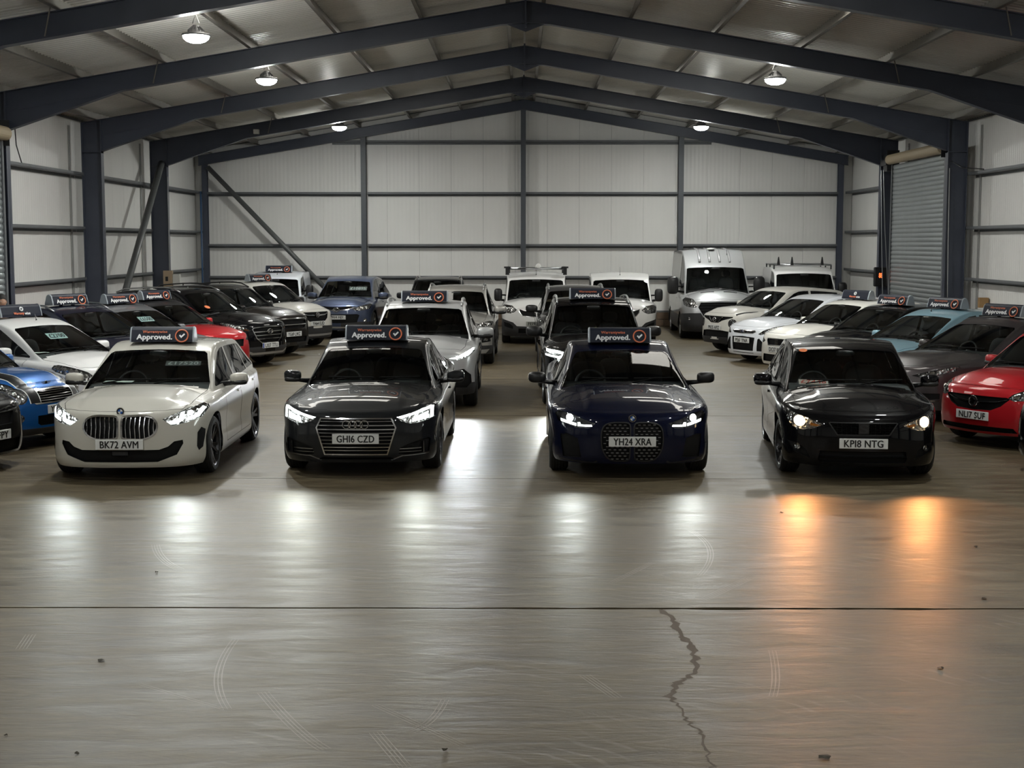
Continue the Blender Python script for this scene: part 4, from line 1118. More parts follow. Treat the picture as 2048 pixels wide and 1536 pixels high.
    H_ = dict(HAND); H_.update(S.get('hand', {}))
    back = PGLASS if S['tint'] else DGLASS
    def emit(nm, m, V, F, pairing, smooth=True, pname=None):
        V = V - np.array([0, y0, 0])
        if pairing == 'join':
            V2, F2 = mirror_join(V, F); return [obj(nm, mesh_from(nm, V2, F2, m, smooth), car)]
        V2, F2 = mirror_only(V, F)
        return [obj(nm, mesh_from(nm, V, F, m, smooth), car), obj(nm, mesh_from(nm, V2, F2, m, smooth), car)]
    def islands(V, F):
        par = list(range(len(V)))
        def find(i):
            while par[i] != i: par[i] = par[par[i]]; i = par[i]
            return i
        for f in F:
            r0 = find(f[0])
            for i in f[1:]: par[find(i)] = r0
        gr = {}
        for f in F: gr.setdefault(find(f[0]), []).append(f)
        out = []
        for fs in gr.values():
            mp = {}; vv = []; ff = []; ar_ = 0
            for f in fs:
                q = []
                for i in f:
                    if i not in mp: mp[i] = len(vv); vv.append(V[i])
                    q.append(mp[i])
                ff.append(q); p0 = V[f[0]]
                for k in range(1, len(f) - 1): ar_ += np.linalg.norm(np.cross(V[f[k]] - p0, V[f[k + 1]] - p0)) / 2
            if ar_ > 6e-5: vv = np.array(vv); out.append((vv, ff, 'join' if (np.abs(vv[:, 0]) < 1e-5).any() else 'pair'))
        return out
    DIR = {'F': (0, 1, 0), 'S': (-1, 0, 0), 'T': (0, 0, -1), 'N': 'N'}
    lamps = {}
    for rn, (V, F) in regs.items():
        if rn == 'hole': continue
        if rn == 'body': emit('body_shell', pm, V, F, 'join'); continue
        if rn.startswith('lamp') or rn.startswith('drl'): lamps[rn] = (V, F); continue
        nm, m, pairing, rec, dr_ = H_[rn]
        if m == 'paint': m = pm
        if m == 'lamp': m = LAMPH
        if m is None: m = back
        for V_, F_, pr_ in islands(V, F):
            if rec: V_, F_ = shift(V_, F_, rec, DIR[dr_])
            emit(nm, m, V_, F_, pr_, smooth=(rn not in ('bar', 'frame')))
    # ---- headlamps: housing behind a clear cover, lit elements between
    lit = S.get('lit')
    for rn, (V, F) in lamps.items():
        if rn.startswith('lamp'):
            V2, F2 = shift(V, F, .035, (0, 1, 0)); hs = emit('headlight', LAMPH if not S.get('lampdark') else mat('lamp_dark', (.05, .05, .055), .2, .6), V2, F2, 'pair')
            cv = emit('lamp_cover', CLEAR, V, F, 'pair')
            for h, c in zip(hs, cv): c.parent = h
            S['_lamps'] = hs
        else:
            em = S.get('litmat') if lit else mat('lamp_reflector', (.8, .8, .8), .08, 1.0)
            if rn.startswith('drla'): em = emis('indicator_dim', (1, .35, .05), .12) if lit else mat('amber_lens', (.5, .14, .02), .2)
            V2, F2 = shift(V, F, .012, (0, 1, 0)); ds = emit('lamp_element', em, V2, F2, 'pair')
            if S.get('_lamps'):
                for h, d in zip(S['_lamps'], ds): d.parent = h
            V3, F3 = shift(V, F, .0, (0, 1, 0), wall=False); cv = emit('lamp_cover', CLEAR, V3, F3, 'pair')
            if S.get('_lamps'):
                for h, d in zip(S['_lamps'], cv): d.parent = h
    # ---- wheels, arch liners, floor pan
    hwy = lambda y: float(np.interp(y, [p[1] * S['pf'] for p in S['planf']] + [L * .5] + [L - p[1] * S['pr'] for p in reversed(S['planr'])], [p[0] * hw for p in S['planf']] + [hw] + [p[0] * hw for p in reversed(S['planr'])]))
    tw = hw - .022 - S.get('track', 0)
    for i, cy in enumerate((S['foh'], S['foh'] + S['wb'])):
        for s in (-1, 1):
            add_wheel(car, s * tw, cy - y0, S['wr'], S['ww'], S.get('rim', 's'), S.get('steer', 0) if i == 0 else 0)
            mb = MB(); r_ = ar + .012; n = 16; Vv = []; Ff = []
            for k in range(n + 1):
                t = -.15 + (math.pi + .3) * k / n
                yl = cy + r_ * math.cos(t)
                for xx in (min(hw, hwy(yl)) - .05, hw - .36): Vv.append((s * xx, yl - y0, S['wr'] + r_ * math.sin(t)))
            for k in range(n): Ff.append((2 * k, 2 * k + 1, 2 * k + 3, 2 * k + 2))
            mb.add(Vv, Ff); mb.build('arch_liner', BLACK, car)
    mb = MB(); zf = min(S['zlip'], S['zsill']) + .03
    pl = [(-hw * .6, .12 - y0), (hw * .6, .12 - y0), (hw * .86, .38 - y0), (hw - .06, S['foh'] + .4 - y0), (hw - .06, S['foh'] + S['wb'] - .4 - y0), (hw * .85, L - .2 - y0), (-hw * .85, L - .2 - y0), (-hw + .06, S['foh'] + S['wb'] - .4 - y0), (-hw + .06, S['foh'] + .4 - y0), (-hw * .86, .38 - y0)]
    mb.prism(pl, 'z', zf, zf + .02); mb.build('floor_pan', BLACK, car)
    if S.get('inside', True): interior(car, S, y0, S.get('van', False))
    mk = dict(sc=.88); mk.update(S.get('mirror', {})); door_mirror(car, S, y0, pm, **mk)
    if res > .5 or S.get('wip'): wipers(car, S, y0)
    if S.get('rails'): roof_rails(car, S, y0, S.get('railm'))
    if S.get('plate'):
        p = S['plate']; z = p[1]; yp = min(fy(0, z - .05), fy(0, z), fy(0, z + .05), fy(.25, z)) - .012
        plate(car, 'p:' + p[0], yp - y0, z, **(p[2] if len(p) > 2 else {}))
    for e in S.get('emblems', []):
        kind, x, z = e[:3]; sc = e[3] if len(e) > 3 else 1.0; emblem(car, kind, x, fy(x, z) - y0 - (e[4] if len(e) > 4 else .008), z, sc)
    for (x, z, r_) in S.get('projectors', []):
        for s in (-1, 1):
            q = MB().ell((s * x, fy(x, z) - y0 + .035, z), (r_, r_ * .8, r_), 1, 14, 8).build('projector_lens', CHROME, car, True)
            if S.get('_lamps'): q.parent = S['_lamps'][0 if s > 0 else 1]
    if lit:
        for s in (-1, 1):
            ld = bpy.data.lights.new('headlamp_beam', 'SPOT'); ld.energy = BEAM_E * lit.get('e', 1.0); ld.color = lit['col']; ld.spot_size = R(lit.get('ang', 75)); ld.spot_blend = .55; ld.shadow_soft_size = .05
            lo = bpy.data.objects.new('headlamp_beam', ld); COL.objects.link(lo); lo.parent = car
            lx, lz = lit['pos']; lo.location = (s * lx, fy(lx, lz) - y0 - .06, lz); lo.rotation_euler = (R(90 - lit.get('down', 6)), 0, math.pi)
    if S.get('aerial'): aerial(car, *S['aerial'])
    for fnx in S.get('extra', []): fnx(car, S, y0, fy)
    car['_'] = 0; del car['_']
    return car, S, y0
BMWB = mat('emblem_blue', (.02, .12, .5), .3)
def emblem(car, kind, x, y, z, sc=1.0):
    e = obj('badge', None, car, loc=(x, y, z)); mb = MB(); parts = []
    if kind == 'roundel':
        disc = MB().lathe([(0, 0), (.042 * sc, 0), (.042 * sc, .01)], 'y', 24); disc.build('badge_disc', BLACK, e)
        MB().ring((0, 0, 0), .041 * sc, .0035 * sc, 'y').build('badge_ring', CHROME, e)
        for k, m in enumerate((WHITEP, BMWB, WHITEP, BMWB)):
            a0 = k * math.pi / 2; V = [(0, -.002, 0)] + [(.026 * sc * math.cos(a0 + math.pi / 2 * j / 6), -.002, .026 * sc * math.sin(a0 + math.pi / 2 * j / 6)) for j in range(7)]
            MB().add(V, [tuple(range(8))]).build('badge_quarter', m, e)
    elif kind == 'rings':
        for k in range(4): MB().ring(((k - 1.5) * .066 * sc, -.002 * (k % 2), 0), .045 * sc, .0055 * sc, 'y').build('badge_ring', CHROME, e)
    elif kind == 'oval':          # blue oval
        MB().ell((0, 0, 0), (.075 * sc, .008, .030 * sc), 1, 20, 8).build('badge_disc', mat('badge_oval_blue', (.012, .022, .07), .3), e); MB().ring((0, -.004, 0), .03 * sc, .004 * sc, 'y', 28, 6, 2.45, 1).build('badge_ring', CHROME, e)
        MB().tube([(-.045 * sc, -.009, -.004), (-.02 * sc, -.009, .006), (0, -.009, -.006), (.02 * sc, -.009, .006), (.045 * sc, -.009, 0)], .003 * sc, 5).build('badge_script', CHROME, e)
    elif kind == 'griffin':       # ring with winged beast
        MB().lathe([(0, .004), (.055 * sc, .004)], 'y', 24).build('badge_disc', PLASTIC, e); MB().ring((0, 0, 0), .055 * sc, .007 * sc, 'y').build('badge_ring', CHROME, e)
        MB().prism([(-.045 * sc, -.02 * sc), (-.02 * sc, .0), (-.03 * sc, .028 * sc), (.0, .035 * sc), (.02 * sc, .015 * sc), (.045 * sc, .012 * sc), (.02 * sc, -.01 * sc), (.025 * sc, -.035 * sc), (.0, -.02 * sc)], 'y', -.008, 0).build('badge_beast', CHROME, e)
    elif kind == 'lazyh':         # slanted H in an oval
        MB().ring((0, 0, 0), .04 * sc, .006 * sc, 'y', 28, 6, 1.6, 1).build('badge_ring', CHROME, e)
        MB().tube([(-.035 * sc, 0, -.026 * sc), (-.015 * sc, 0, .03 * sc)], .006 * sc, 6).tube([(.015 * sc, 0, -.03 * sc), (.035 * sc, 0, .026 * sc)], .006 * sc, 6).tube([(-.025 * sc, 0, -.006 * sc), (.025 * sc, 0, .008 * sc)], .005 * sc, 6).build('badge_letter', CHROME, e)
    elif kind == 'ovals':         # three nested ovals
        MB().ring((0, 0, 0), .04 * sc, .006 * sc, 'y', 28, 6, 1.7, 1.15).build('badge_ring', CHROME, e); MB().ring((0, -.004, .008 * sc), .022 * sc, .005 * sc, 'y', 24, 6, 1.9, .9).build('badge_ring', CHROME, e); MB().ring((0, -.004, -.006 * sc), .026 * sc, .005 * sc, 'y', 24, 6, .6, 1.3).build('badge_ring', CHROME, e)
    elif kind == 'bar':           # ring crossed by a bar
        MB().ring((0, 0, 0), .05 * sc, .008 * sc, 'y').build('badge_ring', CHROME, e); MB().box(-.07 * sc, .07 * sc, -.012, 0, -.012 * sc, .012 * sc).build('badge_bar', CHROME, e)
    elif kind == 'sdark':
        mb = MB(); text_on(mb, 'd:S', 0, 0, .085 * sc, .085 * sc, -.004); mb.build('badge_letter', DALLOY, e); MB().box(-.05 * sc, .05 * sc, 0, .006, -.05 * sc, .05 * sc).build('badge_plate', BLACK, e)
    elif kind == 'sletter':
        mb = MB(); text_on(mb, 'd:S', 0, 0, .085 * sc, .085 * sc, -.004); mb.build('badge_letter', CHROME, e); MB().box(-.05 * sc, .05 * sc, 0, .006, -.05 * sc, .05 * sc).build('badge_plate', BLACK, e)
    elif kind == 'diamonds':
        for k in range(3):
            a = math.pi / 2 + k * 2 * math.pi / 3; c, s_ = math.cos(a), math.sin(a); P = []
            for u, w in ((0, 0), (.03, .017), (.06, 0), (.03, -.017)): P.append(((c * u - s_ * w) * sc, (s_ * u + c * w) * sc))
            MB().prism(P, 'y', -.006, 0).build('badge_diamond', CHROME, e)
    elif kind == 'wings':
        MB().lathe([(0, -.004), (.022 * sc, -.004), (.022 * sc, .004)], 'y', 18).build('badge_disc', BLACK, e)
        mb = MB()
        for s in (-1, 1):
            for k in range(3): mb.box(min(s * .022, s * (.09 - k * .015)) * sc, max(s * .022, s * (.09 - k * .015)) * sc, -.004, 0, (.008 - k * .01) * sc, (.014 - k * .01) * sc)
        mb.build('badge_wings', CHROME, e); MB().ring((0, -.003, 0), .022 * sc, .003 * sc, 'y').build('badge_ring', CHROME, e)
    elif kind == 'hexagon':
        MB().prism([(.045 * sc * math.cos(k * math.pi / 3), .045 * sc * math.sin(k * math.pi / 3)) for k in range(6)], 'y', -.006, 0).build('badge_disc', CHROME, e)
    elif kind == 'chevrons':
        for dz in (0, .04): MB().tube([(-.06 * sc, 0, (dz - .03) * sc), (0, 0, (dz + .01) * sc), (.06 * sc, 0, (dz - .03) * sc)], .008 * sc, 6).build('badge_chevron', CHROME, e)
    return e
# ------------------------------------------------------------------ the four cars of the front row
WHITE = paint('ivory_white', (.55, .535, .48)); GREYA = paint('dark_grey', (.014, .0155, .018), .2, .4, 1.42, .05); NAVYB = paint('blue_black', (.004, .006, .022), .2, .35, 1.38, .03); BLK = paint('black', (.0035, .0035, .0045), 0, .35, 1.38, .03)
COOL = emis('led_cool', (.92, 1.0, .96), 14.0); WARM = emis('halogen_warm', (1.0, .72, .40), 14.0)
SEDAN = dict(L=4.73, W=1.842, H=1.427, foh=.88, wb=2.82, wr=.33, yb=1.40, zb=.96, yh=2.16, zh=1.365, yt=2.62, yr=3.55, zr=1.36, ybb=4.22, zbb=1.07, tails=1.04, belt=[(0, .84), (1.2, .885), (2.4, .915), (3.6, .95), (4.8, .97)])
KID = rp([(.012, .505), (.05, .485), (.26, .475), (.37, .525), (.415, .60), (.41, .67), (.36, .735), (.26, .758), (.06, .752), (.012, .735)], .05, 3); KID2 = rp([(.012, .66), (.22, .662), (.32, .63), (.352, .53), (.345, .37), (.285, .25), (.20, .215), (.02, .22)], .06, 3)
bmw1 = dict(paint=WHITE, L=4.32, W=1.80, H=1.434, foh=.84, wb=2.67, wr=.325, nose=.795, nosec=.835, yb=1.20, zb=.985, rim='dk', zlip=.17, zsill=.17, dome=.016,
    plate=('BK72 AVM', .435), emblems=[('roundel', 0, .79, 1.0, .012)], bpil=2.42, cpil=3.32, lit=dict(col=(.93, 1, .97), pos=(.66, .70), e=1.0), litmat=COOL, tint=True, hoody=.10,
    cuts=[('lamp', 'F', [(.455, .70), (.53, .735), (.70, .81), (.835, .842), (.875, .80), (.83, .70), (.70, .655), (.56, .63)]),
          ('drl', 'F', [(.50, .675), (.545, .645), (.60, .65), (.665, .685), (.668, .775), (.635, .765), (.622, .705), (.565, .685)], dict(within=['lamp'])),
          ('drl', 'F', [(.69, .672), (.80, .705), (.85, .79), (.82, .81), (.775, .735), (.69, .705)], dict(within=['lamp'])),
          ('drl', 'F', circle(.722, .755, .028, 10), dict(within=['lamp'])),
          ('frame', 'F', KID),
          ('grille', 'F', inset_poly(KID, .02))]
         + [('bar', 'F', [(x, .62), (x + .012, .47), (x + .022, .47), (x + .012, .62), (x + .022, .77), (x + .012, .77)], dict(within=['grille'])) for x in (.055, .105, .155, .205, .255, .305, .355)]
         + [('intake', 'F', [(-.02, .235), (.40, .235), (.60, .31), (.665, .43), (.66, .47), (.575, .458), (.515, .405), (.42, .372), (-.02, .372)]),
            ('vent', 'F', [(.80, .33), (.83, .36), (.845, .55), (.82, .585), (.79, .53), (.785, .38)]),
            ('mesh', 'F', [(-.02, .31), (.09, .31), (.09, .36), (-.02, .36)], dict(within=['intake']))])
audi = dict(SEDAN, paint=GREYA, gr=[(0, .337), (.4, .35), (1, .325)], nose=.765, nosec=.815, plate=('GHI6 CZD', .455), rim='mk', zlip=.18, emblems=[('rings', 0, .615, 1.0, .02)], doors=2, bpil=2.62, cpil=3.52, tint=True, hoody=.10, dome=.010,
    lit=dict(col=(.95, 1, .92), pos=(.68, .69), e=.9), litmat=COOL,
    cuts=[('lamp', 'F', [(.445, .69), (.62, .735), (.81, .80), (.865, .79), (.86, .66), (.70, .62), (.60, .615), (.50, .645)]),
          ('drl', 'F', [(.455, .688), (.62, .728), (.81, .79), (.845, .785), (.842, .665), (.812, .66), (.812, .762), (.62, .706), (.50, .672)], dict(within=['lamp'])),
          ('drl', 'F', [(.625, .632), (.79, .664), (.79, .735), (.70, .70), (.625, .672)], dict(within=['lamp'])),
          ('frame', 'F', [(-.02, .268), (.355, .268), (.452, .575), (.40, .685), (-.02, .685)]),
          ('grille', 'F', [(-.02, .282), (.345, .282), (.436, .575), (.39, .670), (-.02, .670)])]
         + [('bar', 'F', hbar(z, -.02, .5, t), dict(within=['grille'])) for z, t in ((.645, .010), (.60, .012), (.555, .012), (.515, .007), (.475, .007), (.435, .007), (.395, .007), (.355, .012), (.32, .010))]
         + [('intake', 'F', [(.49, .345), (.60, .395), (.79, .445), (.815, .42), (.80, .285), (.56, .262), (.47, .285)]),
            ('fin', 'F', hbar(.335, .46, .72, .012), dict(within=['intake'])), ('fin', 'F', hbar(.300, .46, .72, .008), dict(within=['intake'])), ('fin', 'F', vbar(.745, .27, .41, .012), dict(within=['intake'])),
            ('fin', 'F', [(.40, .205), (.52, .250), (.80, .262), (.80, .272), (.51, .262), (.385, .212)]), ('intake', 'F', [(-.02, .215), (.42, .215), (.38, .246), (-.02, .246)]),
            ('strip', 'S', [(1.95, .905), (3.75, .965), (3.75, .978), (1.95, .918)], dict(gh=1, nmin=.25, within=['body']))])
coupe = dict(SEDAN, paint=NAVYB, gr=[(0, .325), (.4, .34), (1, .315)], L=4.78, W=1.852, H=1.405, zh=1.335, zr=1.33, yt=2.7, wb=2.85, foh=.85, yb=1.42, yh=2.24, nose=.765, nosec=.79, plate=('YH24 XRA', .445), rim='mk', zlip=.19, emblems=[('roundel', 0, .70, .95, .02)], bpil=2.75, cpil=3.6, tint=True, hoody=.085, dome=.018,
    belt=[(0, .83), (1.2, .875), (2.4, .905), (3.6, .94), (4.8, .97)], lit=dict(col=(.95, 1, .95), pos=(.66, .67), e=.8), litmat=COOL, lampdark=True,
    mirror=dict(black=True, out=.02),
    hand={'frame': ('grille_surround', BLACK, 'join', -.006, 'F'), 'fin': ('intake_blade', BLACK, 'join', .004, 'F')},
    cuts=[('lamp', 'F', [(.40, .64), (.52, .675), (.66, .735), (.80, .755), (.845, .72), (.81, .64), (.62, .588), (.47, .585)]),
          ('drl', 'F', circle(.685, .69, .040, 12), dict(within=['lamp'])),
          ('drl', 'F', [(.44, .603), (.60, .603), (.60, .645), (.575, .645), (.565, .62), (.45, .622)], dict(within=['lamp'])), ('drl', 'F', [(.615, .605), (.78, .645), (.785, .672), (.615, .632)], dict(within=['lamp'])),
          ('frame', 'F', KID2),
          ('grille', 'F', inset_poly(KID2, .014)),
          ('vent', 'F', [(.56, .26), (.76, .25), (.79, .50), (.72, .515), (.60, .47)]), ('fin', 'F', [(.38, .205), (.43, .185), (.80, .215), (.80, .232), (.43, .205), (.39, .225)])])
ibiza = dict(paint=BLK, L=4.06, W=1.78, H=1.444, foh=.84, wb=2.56, wr=.315, nose=.775, nosec=.80, yb=1.10, zb=.985, yh=1.86, zh=1.385, yt=2.35, yr=3.45, zr=1.38, ybb=3.92, zbb=1.05, rim='dk', plate=('KPI8 NTG', .445), emblems=[('sdark', 0, .605, 1.1, .02)], tint=True, bpil=2.28, cpil=3.12, steer=R(4), track=.02, zlip=.185,
    lit=dict(col=(1, .40, .13), pos=(.66, .665), e=1.9), litmat=WARM,
    cuts=[('lamp', 'F', [(.42, .64), (.55, .69), (.71, .745), (.80, .775), (.815, .69), (.745, .60), (.64, .575), (.52, .60)]),
          ('drl', 'F', circle(.675, .668, .058, 14), dict(within=['lamp'])), ('drla', 'F', [(.46, .635), (.56, .655), (.57, .628), (.50, .618)], dict(within=['lamp'])),
          ('fin', 'F', [(-.02, .530), (.285, .530), (.375, .665), (.355, .675), (-.02, .675)]), ('grille', 'F', [(-.02, .542), (.275, .542), (.358, .662), (-.02, .662)])]
         + [('mesh', 'F', hbar(z, -.02, .4, .007), dict(within=['grille'])) for z in (.565, .59, .615, .64)] + [('mesh', 'F', vbar(x, .54, .67, .007), dict(within=['grille'])) for x in (.08, .13, .18, .23, .28)]
         + [('intake', 'F', [(-.02, .225), (.46, .225), (.48, .26), (.46, .355), (-.02, .355)]), ('mesh', 'F', hbar(.29, -.02, .5, .01), dict(within=['intake'])),
            ('vent', 'F', [(.56, .27), (.74, .33), (.80, .44), (.70, .43), (.60, .36)]), ('fog', 'F', circle(.70, .385, .036, 12), dict(within=['vent', 'body']))],
    hand={'fin': ('grille_surround', BLACK, 'join', -.003, 'F')})
def studs(car, S, y0, fy):
    mb = MB(); k = 0
    for j, z in enumerate(np.arange(.245, .645, .0345)):
        for i in range(6):
            x = .05 + i * .056 + (.028 if j % 2 else 0)
            lim = .325 - max(0, (.35 - z)) * .9 - max(0, (z - .57)) * 1.2
            if x > lim: continue
            for s in (-1, 1):
                y = fy(x, z) - y0 + .012; mb.box(s * x - .014, s * x + .014, y, y + .012, z - .0035, z + .0035)
    mb.build('grille_studs', ALLOY, car)['kind'] = 'stuff'
coupe['extra'] = [studs]
def card(name, txt, label, car, x, y, z, w, h, tilt, m, tm, yaw=0):
    """price card hung inside a windscreen (local car coordinates)"""
    M = car.matrix_basis if False else Matrix.Translation(car.location) @ Matrix.Rotation(car.rotation_euler[2], 4, 'Z')
    p = M @ Vector((x, y, z)); o = MB().box(-w / 2, w / 2, -.002, .002, -h / 2, h / 2).build(name, m, label=label, cat='price card', loc=p, rot=(tilt, 0, car.rotation_euler[2] + yaw))
    mb = MB(); text_on(mb, txt, 0, 0, w * .86, h * .66, -.0045); mb.build('digits', tm, o)
    return o
def sheet(label, car, x, y, z, w, d, rz=0):
    M = Matrix.Translation(car.location) @ Matrix.Rotation(car.rotation_euler[2], 4, 'Z'); p = M @ Vector((x, y, z))
    V = []; n = 4
    for i in range(n + 1):
        for j in range(2): V.append((-w / 2 + w * i / n, -d / 2 + d * j, .004 * math.sin(i * 1.3)))
    F = [(2 * i, 2 * i + 2, 2 * i + 3, 2 * i + 1) for i in range(n)]
    return obj('paper_sheet', mesh_from('paper_sheet', V, F, mat('paper', (.75, .77, .75), .7)), loc=p, rot=(0, 0, car.rotation_euler[2] + rz), label=label, cat='paper')
def build(sp, name, label, cat, X, Y, a, res, group=None): return build_car(sp, name, label, cat, X, Y, a, res, group)
C1 = build(bmw1, 'hatchback_car', 'ivory white hatchback with twin rounded grilles and lit headlights, plate BK72 AVM', 'car', -4.37, 15.33, .7, 1.0)
C2 = build(audi, 'saloon_car', 'dark grey saloon with four-ring badge and lit headlights, plate GH16 CZD', 'car', -1.83, 15.66, -.4, 1.0)
C3 = build(coupe, 'coupe_car', 'very dark blue coupe with tall studded twin grille, plate YH24 XRA', 'car', 1.24, 15.53, -.4, 1.0)
C4 = build(ibiza, 'hatchback_car', 'glossy black hatchback with warm lit headlights at right, plate KP18 NTG', 'car', 3.75, 15.38, -5.8, 1.0)
# ------------------------------------------------------------------ the rest of the stock
SUV = dict(L=4.5, W=1.83, H=1.66, foh=.90, wb=2.68, wr=.355, ww=.225, nose=.985, nosec=.955, yb=1.14, zb=1.135, yh=1.86, zh=1.585, yt=2.45, yr=3.85, zr=1.565, ybb=4.32, zbb=1.16,
    belt=[(0, 1.0), (1.1, 1.045), (2.4, 1.075), (3.6, 1.13), (4.8, 1.15)], zsill=.27, zlip=.25, ztail=.3, cladz=.40, cladr=.055,
    front=[(.18, .10), (.27, .035), (.40, .0), (.58, .0), (.72, .008), (.84, .022), (.95, .05), (1.05, .10), (1.6, .3)],
    side=[(.2, .05), (.30, .012), (.45, .004), (.60, .02), (.75, .010), (.86, .0), (.95, .008), (1.1, .03), (1.8, .06)],
    gw=[(0, .43), (.3, .455), (.65, .455), (1, .43)], gr=[(0, .355), (.4, .365), (1, .345)], rails=True, rim='c', mirror=dict(sc=1.12), rrf=.12, dome=.02)
HATCH = dict(L=4.05, W=1.74, H=1.47, foh=.82, wb=2.5, wr=.305, ww=.195, nose=.80, nosec=.82, yb=1.02, zb=1.0, yh=1.80, zh=1.405, yt=2.3, yr=3.4, zr=1.40, ybb=3.88, zbb=1.07, rim='c',
    belt=[(0, .87), (1.0, .915), (2.2, .95), (3.6, 1.0), (4.4, 1.0)])
CVAN = dict(L=4.40, W=1.85, H=1.84, foh=.90, wb=2.78, wr=.325, nose=1.04, nosec=1.0, yb=.98, zb=1.185, yh=1.60, zh=1.69, yt=2.6, yr=4.15, zr=1.80, ybb=4.36, zbb=1.1, belt=[(0, 1.04), (1, 1.09), (2.2, 1.11), (4.6, 1.13)],
    gw=[(0, .435), (.25, .468), (.8, .470), (1, .465)], gr=[(0, .405), (.2, .425), (1, .425)], van=True, rim='v', zsill=.24, zlip=.22, cladz=.34, pf=.85, crown=.03, rsm=.07,
    front=[(.18, .10), (.27, .035), (.40, .0), (.58, .0), (.74, .008), (.9, .035), (1.02, .07), (1.15, .13), (1.8, .3)],
    side=[(.2, .05), (.30, .012), (.45, .004), (.60, .014), (.75, .008), (.88, .0), (.98, .008), (1.1, .02), (1.8, .05)], cw=[(0, 0), (.38, .74), (.92, .96), (1, 1)], mirror=dict(sc=1.0, tall=True, black=True), doors=1, bpil=2.25, wip=True, rrf=.12)
SILV = paint('silver', (.60, .61, .62), .35); SILVW = paint('warm_silver', (.44, .43, .405), .55); DGREY = paint('graphite', (.075, .075, .078), .5); BRNBLK = paint('brown_black', (.018, .015, .013), .4)
WHT = paint('plain_white', (.80, .80, .79)); WHTB = paint('cool_white', (.76, .79, .84)); CREAM = paint('pearl_white', (.72, .705, .655)); RED = paint('red', (.42, .012, .018), .1); BLUE = paint('bright_blue', (.010, .10, .34), .3)
LBLUE = paint('pale_blue', (.30, .50, .60), .2); MGREY = paint('brown_grey', (.085, .075, .078), .5); DNAVY = paint('deep_navy', (.010, .012, .030), .3); SGREY = paint('mid_grey', (.20, .205, .22), .5); RAVB = paint('slate_blue', (.075, .095, .16), .5); VSILV = paint('van_silver', (.50, .51, .52), .5)
def sc(poly, s, dz=0, dx=0): return [(x * s + dx, z * s + dz) for x, z in poly]
def bars(zs_, x1, t=.012, within='grille', reg='bar'): return [(reg, 'F', hbar(z, -.02, x1, t), dict(within=[within])) for z in zs_]

silver = dict(SUV, paint=SILV, L=4.57, W=1.876, H=1.66, tint=True, lit=dict(col=(.92, .97, 1), pos=(.68, .88), e=4.4, down=6, ang=80), litmat=COOL, roofblack=True, plate=None,
    cuts=[('lamp', 'F', [(.48, .83), (.56, .845), (.72, .905), (.86, .985), (.90, .98), (.885, .92), (.80, .85), (.62, .80)]),
          ('drl', 'F', [(.49, .826), (.60, .845), (.85, .965), (.885, .965), (.865, .935), (.70, .855), (.60, .818)], dict(within=['lamp'])), ('drl', 'F', [(.70, .845), (.79, .865), (.85, .915), (.82, .92), (.72, .875)], dict(within=['lamp'])),
          ('grille', 'F', [(-.02, .52), (.38, .52), (.50, .66), (.47, .82), (.40, .86), (-.02, .86)]), ('vent', 'F', [(.52, .38), (.76, .36), (.84, .44), (.83, .56), (.72, .66), (.60, .645), (.50, .50)]),
          ('intake', 'F', [(-.02, .30), (.42, .30), (.45, .44), (-.02, .44)])] + bars((.58, .63, .68, .73, .78, .82), .5, .01),
    emblems=[('hexagon', 0, .70)])
outl = dict(SUV, paint=SILVW, L=4.69, W=1.80, H=1.68, tint=True, mirror=dict(sc=1.12, low=True),
    cuts=[('lamp', 'F', [(.42, .90), (.60, .925), (.80, .955), (.87, .94), (.84, .86), (.70, .83), (.52, .85)]), ('drl', 'F', circle(.68, .885, .03, 10), dict(within=['lamp'])),
          ('grille', 'F', [(-.02, .84), (.42, .84), (.44, .93), (-.02, .93)]), ('bar', 'F', [(.46, .84), (.50, .84), (.66, .60), (.62, .46), (.58, .46), (.60, .60)]), ('intake', 'F', [(-.02, .42), (.46, .42), (.50, .60), (-.02, .66)]),
          ('vent', 'F', [(.62, .50), (.82, .52), (.80, .64), (.66, .62)]), ('fog', 'F', [(.67, .535), (.77, .545), (.76, .60), (.68, .59)], dict(within=['vent'])), ('skid', 'F', [(-.02, .27), (.72, .27), (.80, .36), (-.02, .34)])], emblems=[('diamonds', 0, .885)])
xtrail = dict(SUV, paint=BLK, L=4.64, W=1.82, H=1.70, zh=1.62, zr=1.60, tint=True, mirror=dict(sc=1.12, black=True), railm=ALLOY, lit=dict(col=(.97, 1, .95), pos=(.70, .90), e=4.4, down=6, ang=80), litmat=COOL,
    cuts=[('lamp', 'F', [(.44, .86), (.62, .925), (.84, .965), (.88, .90), (.86, .83), (.66, .80), (.52, .825)]), ('drl', 'F', [(.56, .87), (.84, .90), (.84, .94), (.66, .92), (.57, .89)], dict(within=['lamp'])), ('drl', 'F', [(.52, .832), (.66, .81), (.85, .835), (.86, .86), (.66, .835), (.54, .852)], dict(within=['lamp'])),
          ('frame', 'F', [(.10, .66), (.24, .56), (.30, .56), (.46, .90), (.42, .92), (.26, .60), (.14, .68)]), ('grille', 'F', [(-.02, .55), (.22, .55), (.40, .90), (-.02, .90)]), ('intake', 'F', [(-.02, .30), (.60, .32), (.56, .45), (-.02, .45)]), ('vent', 'F', [(.60, .48), (.80, .52), (.80, .66), (.66, .64)])] + bars((.62, .69, .76, .83), .4, .009), emblems=[('bar', 0, .76, 1.0, .02)])
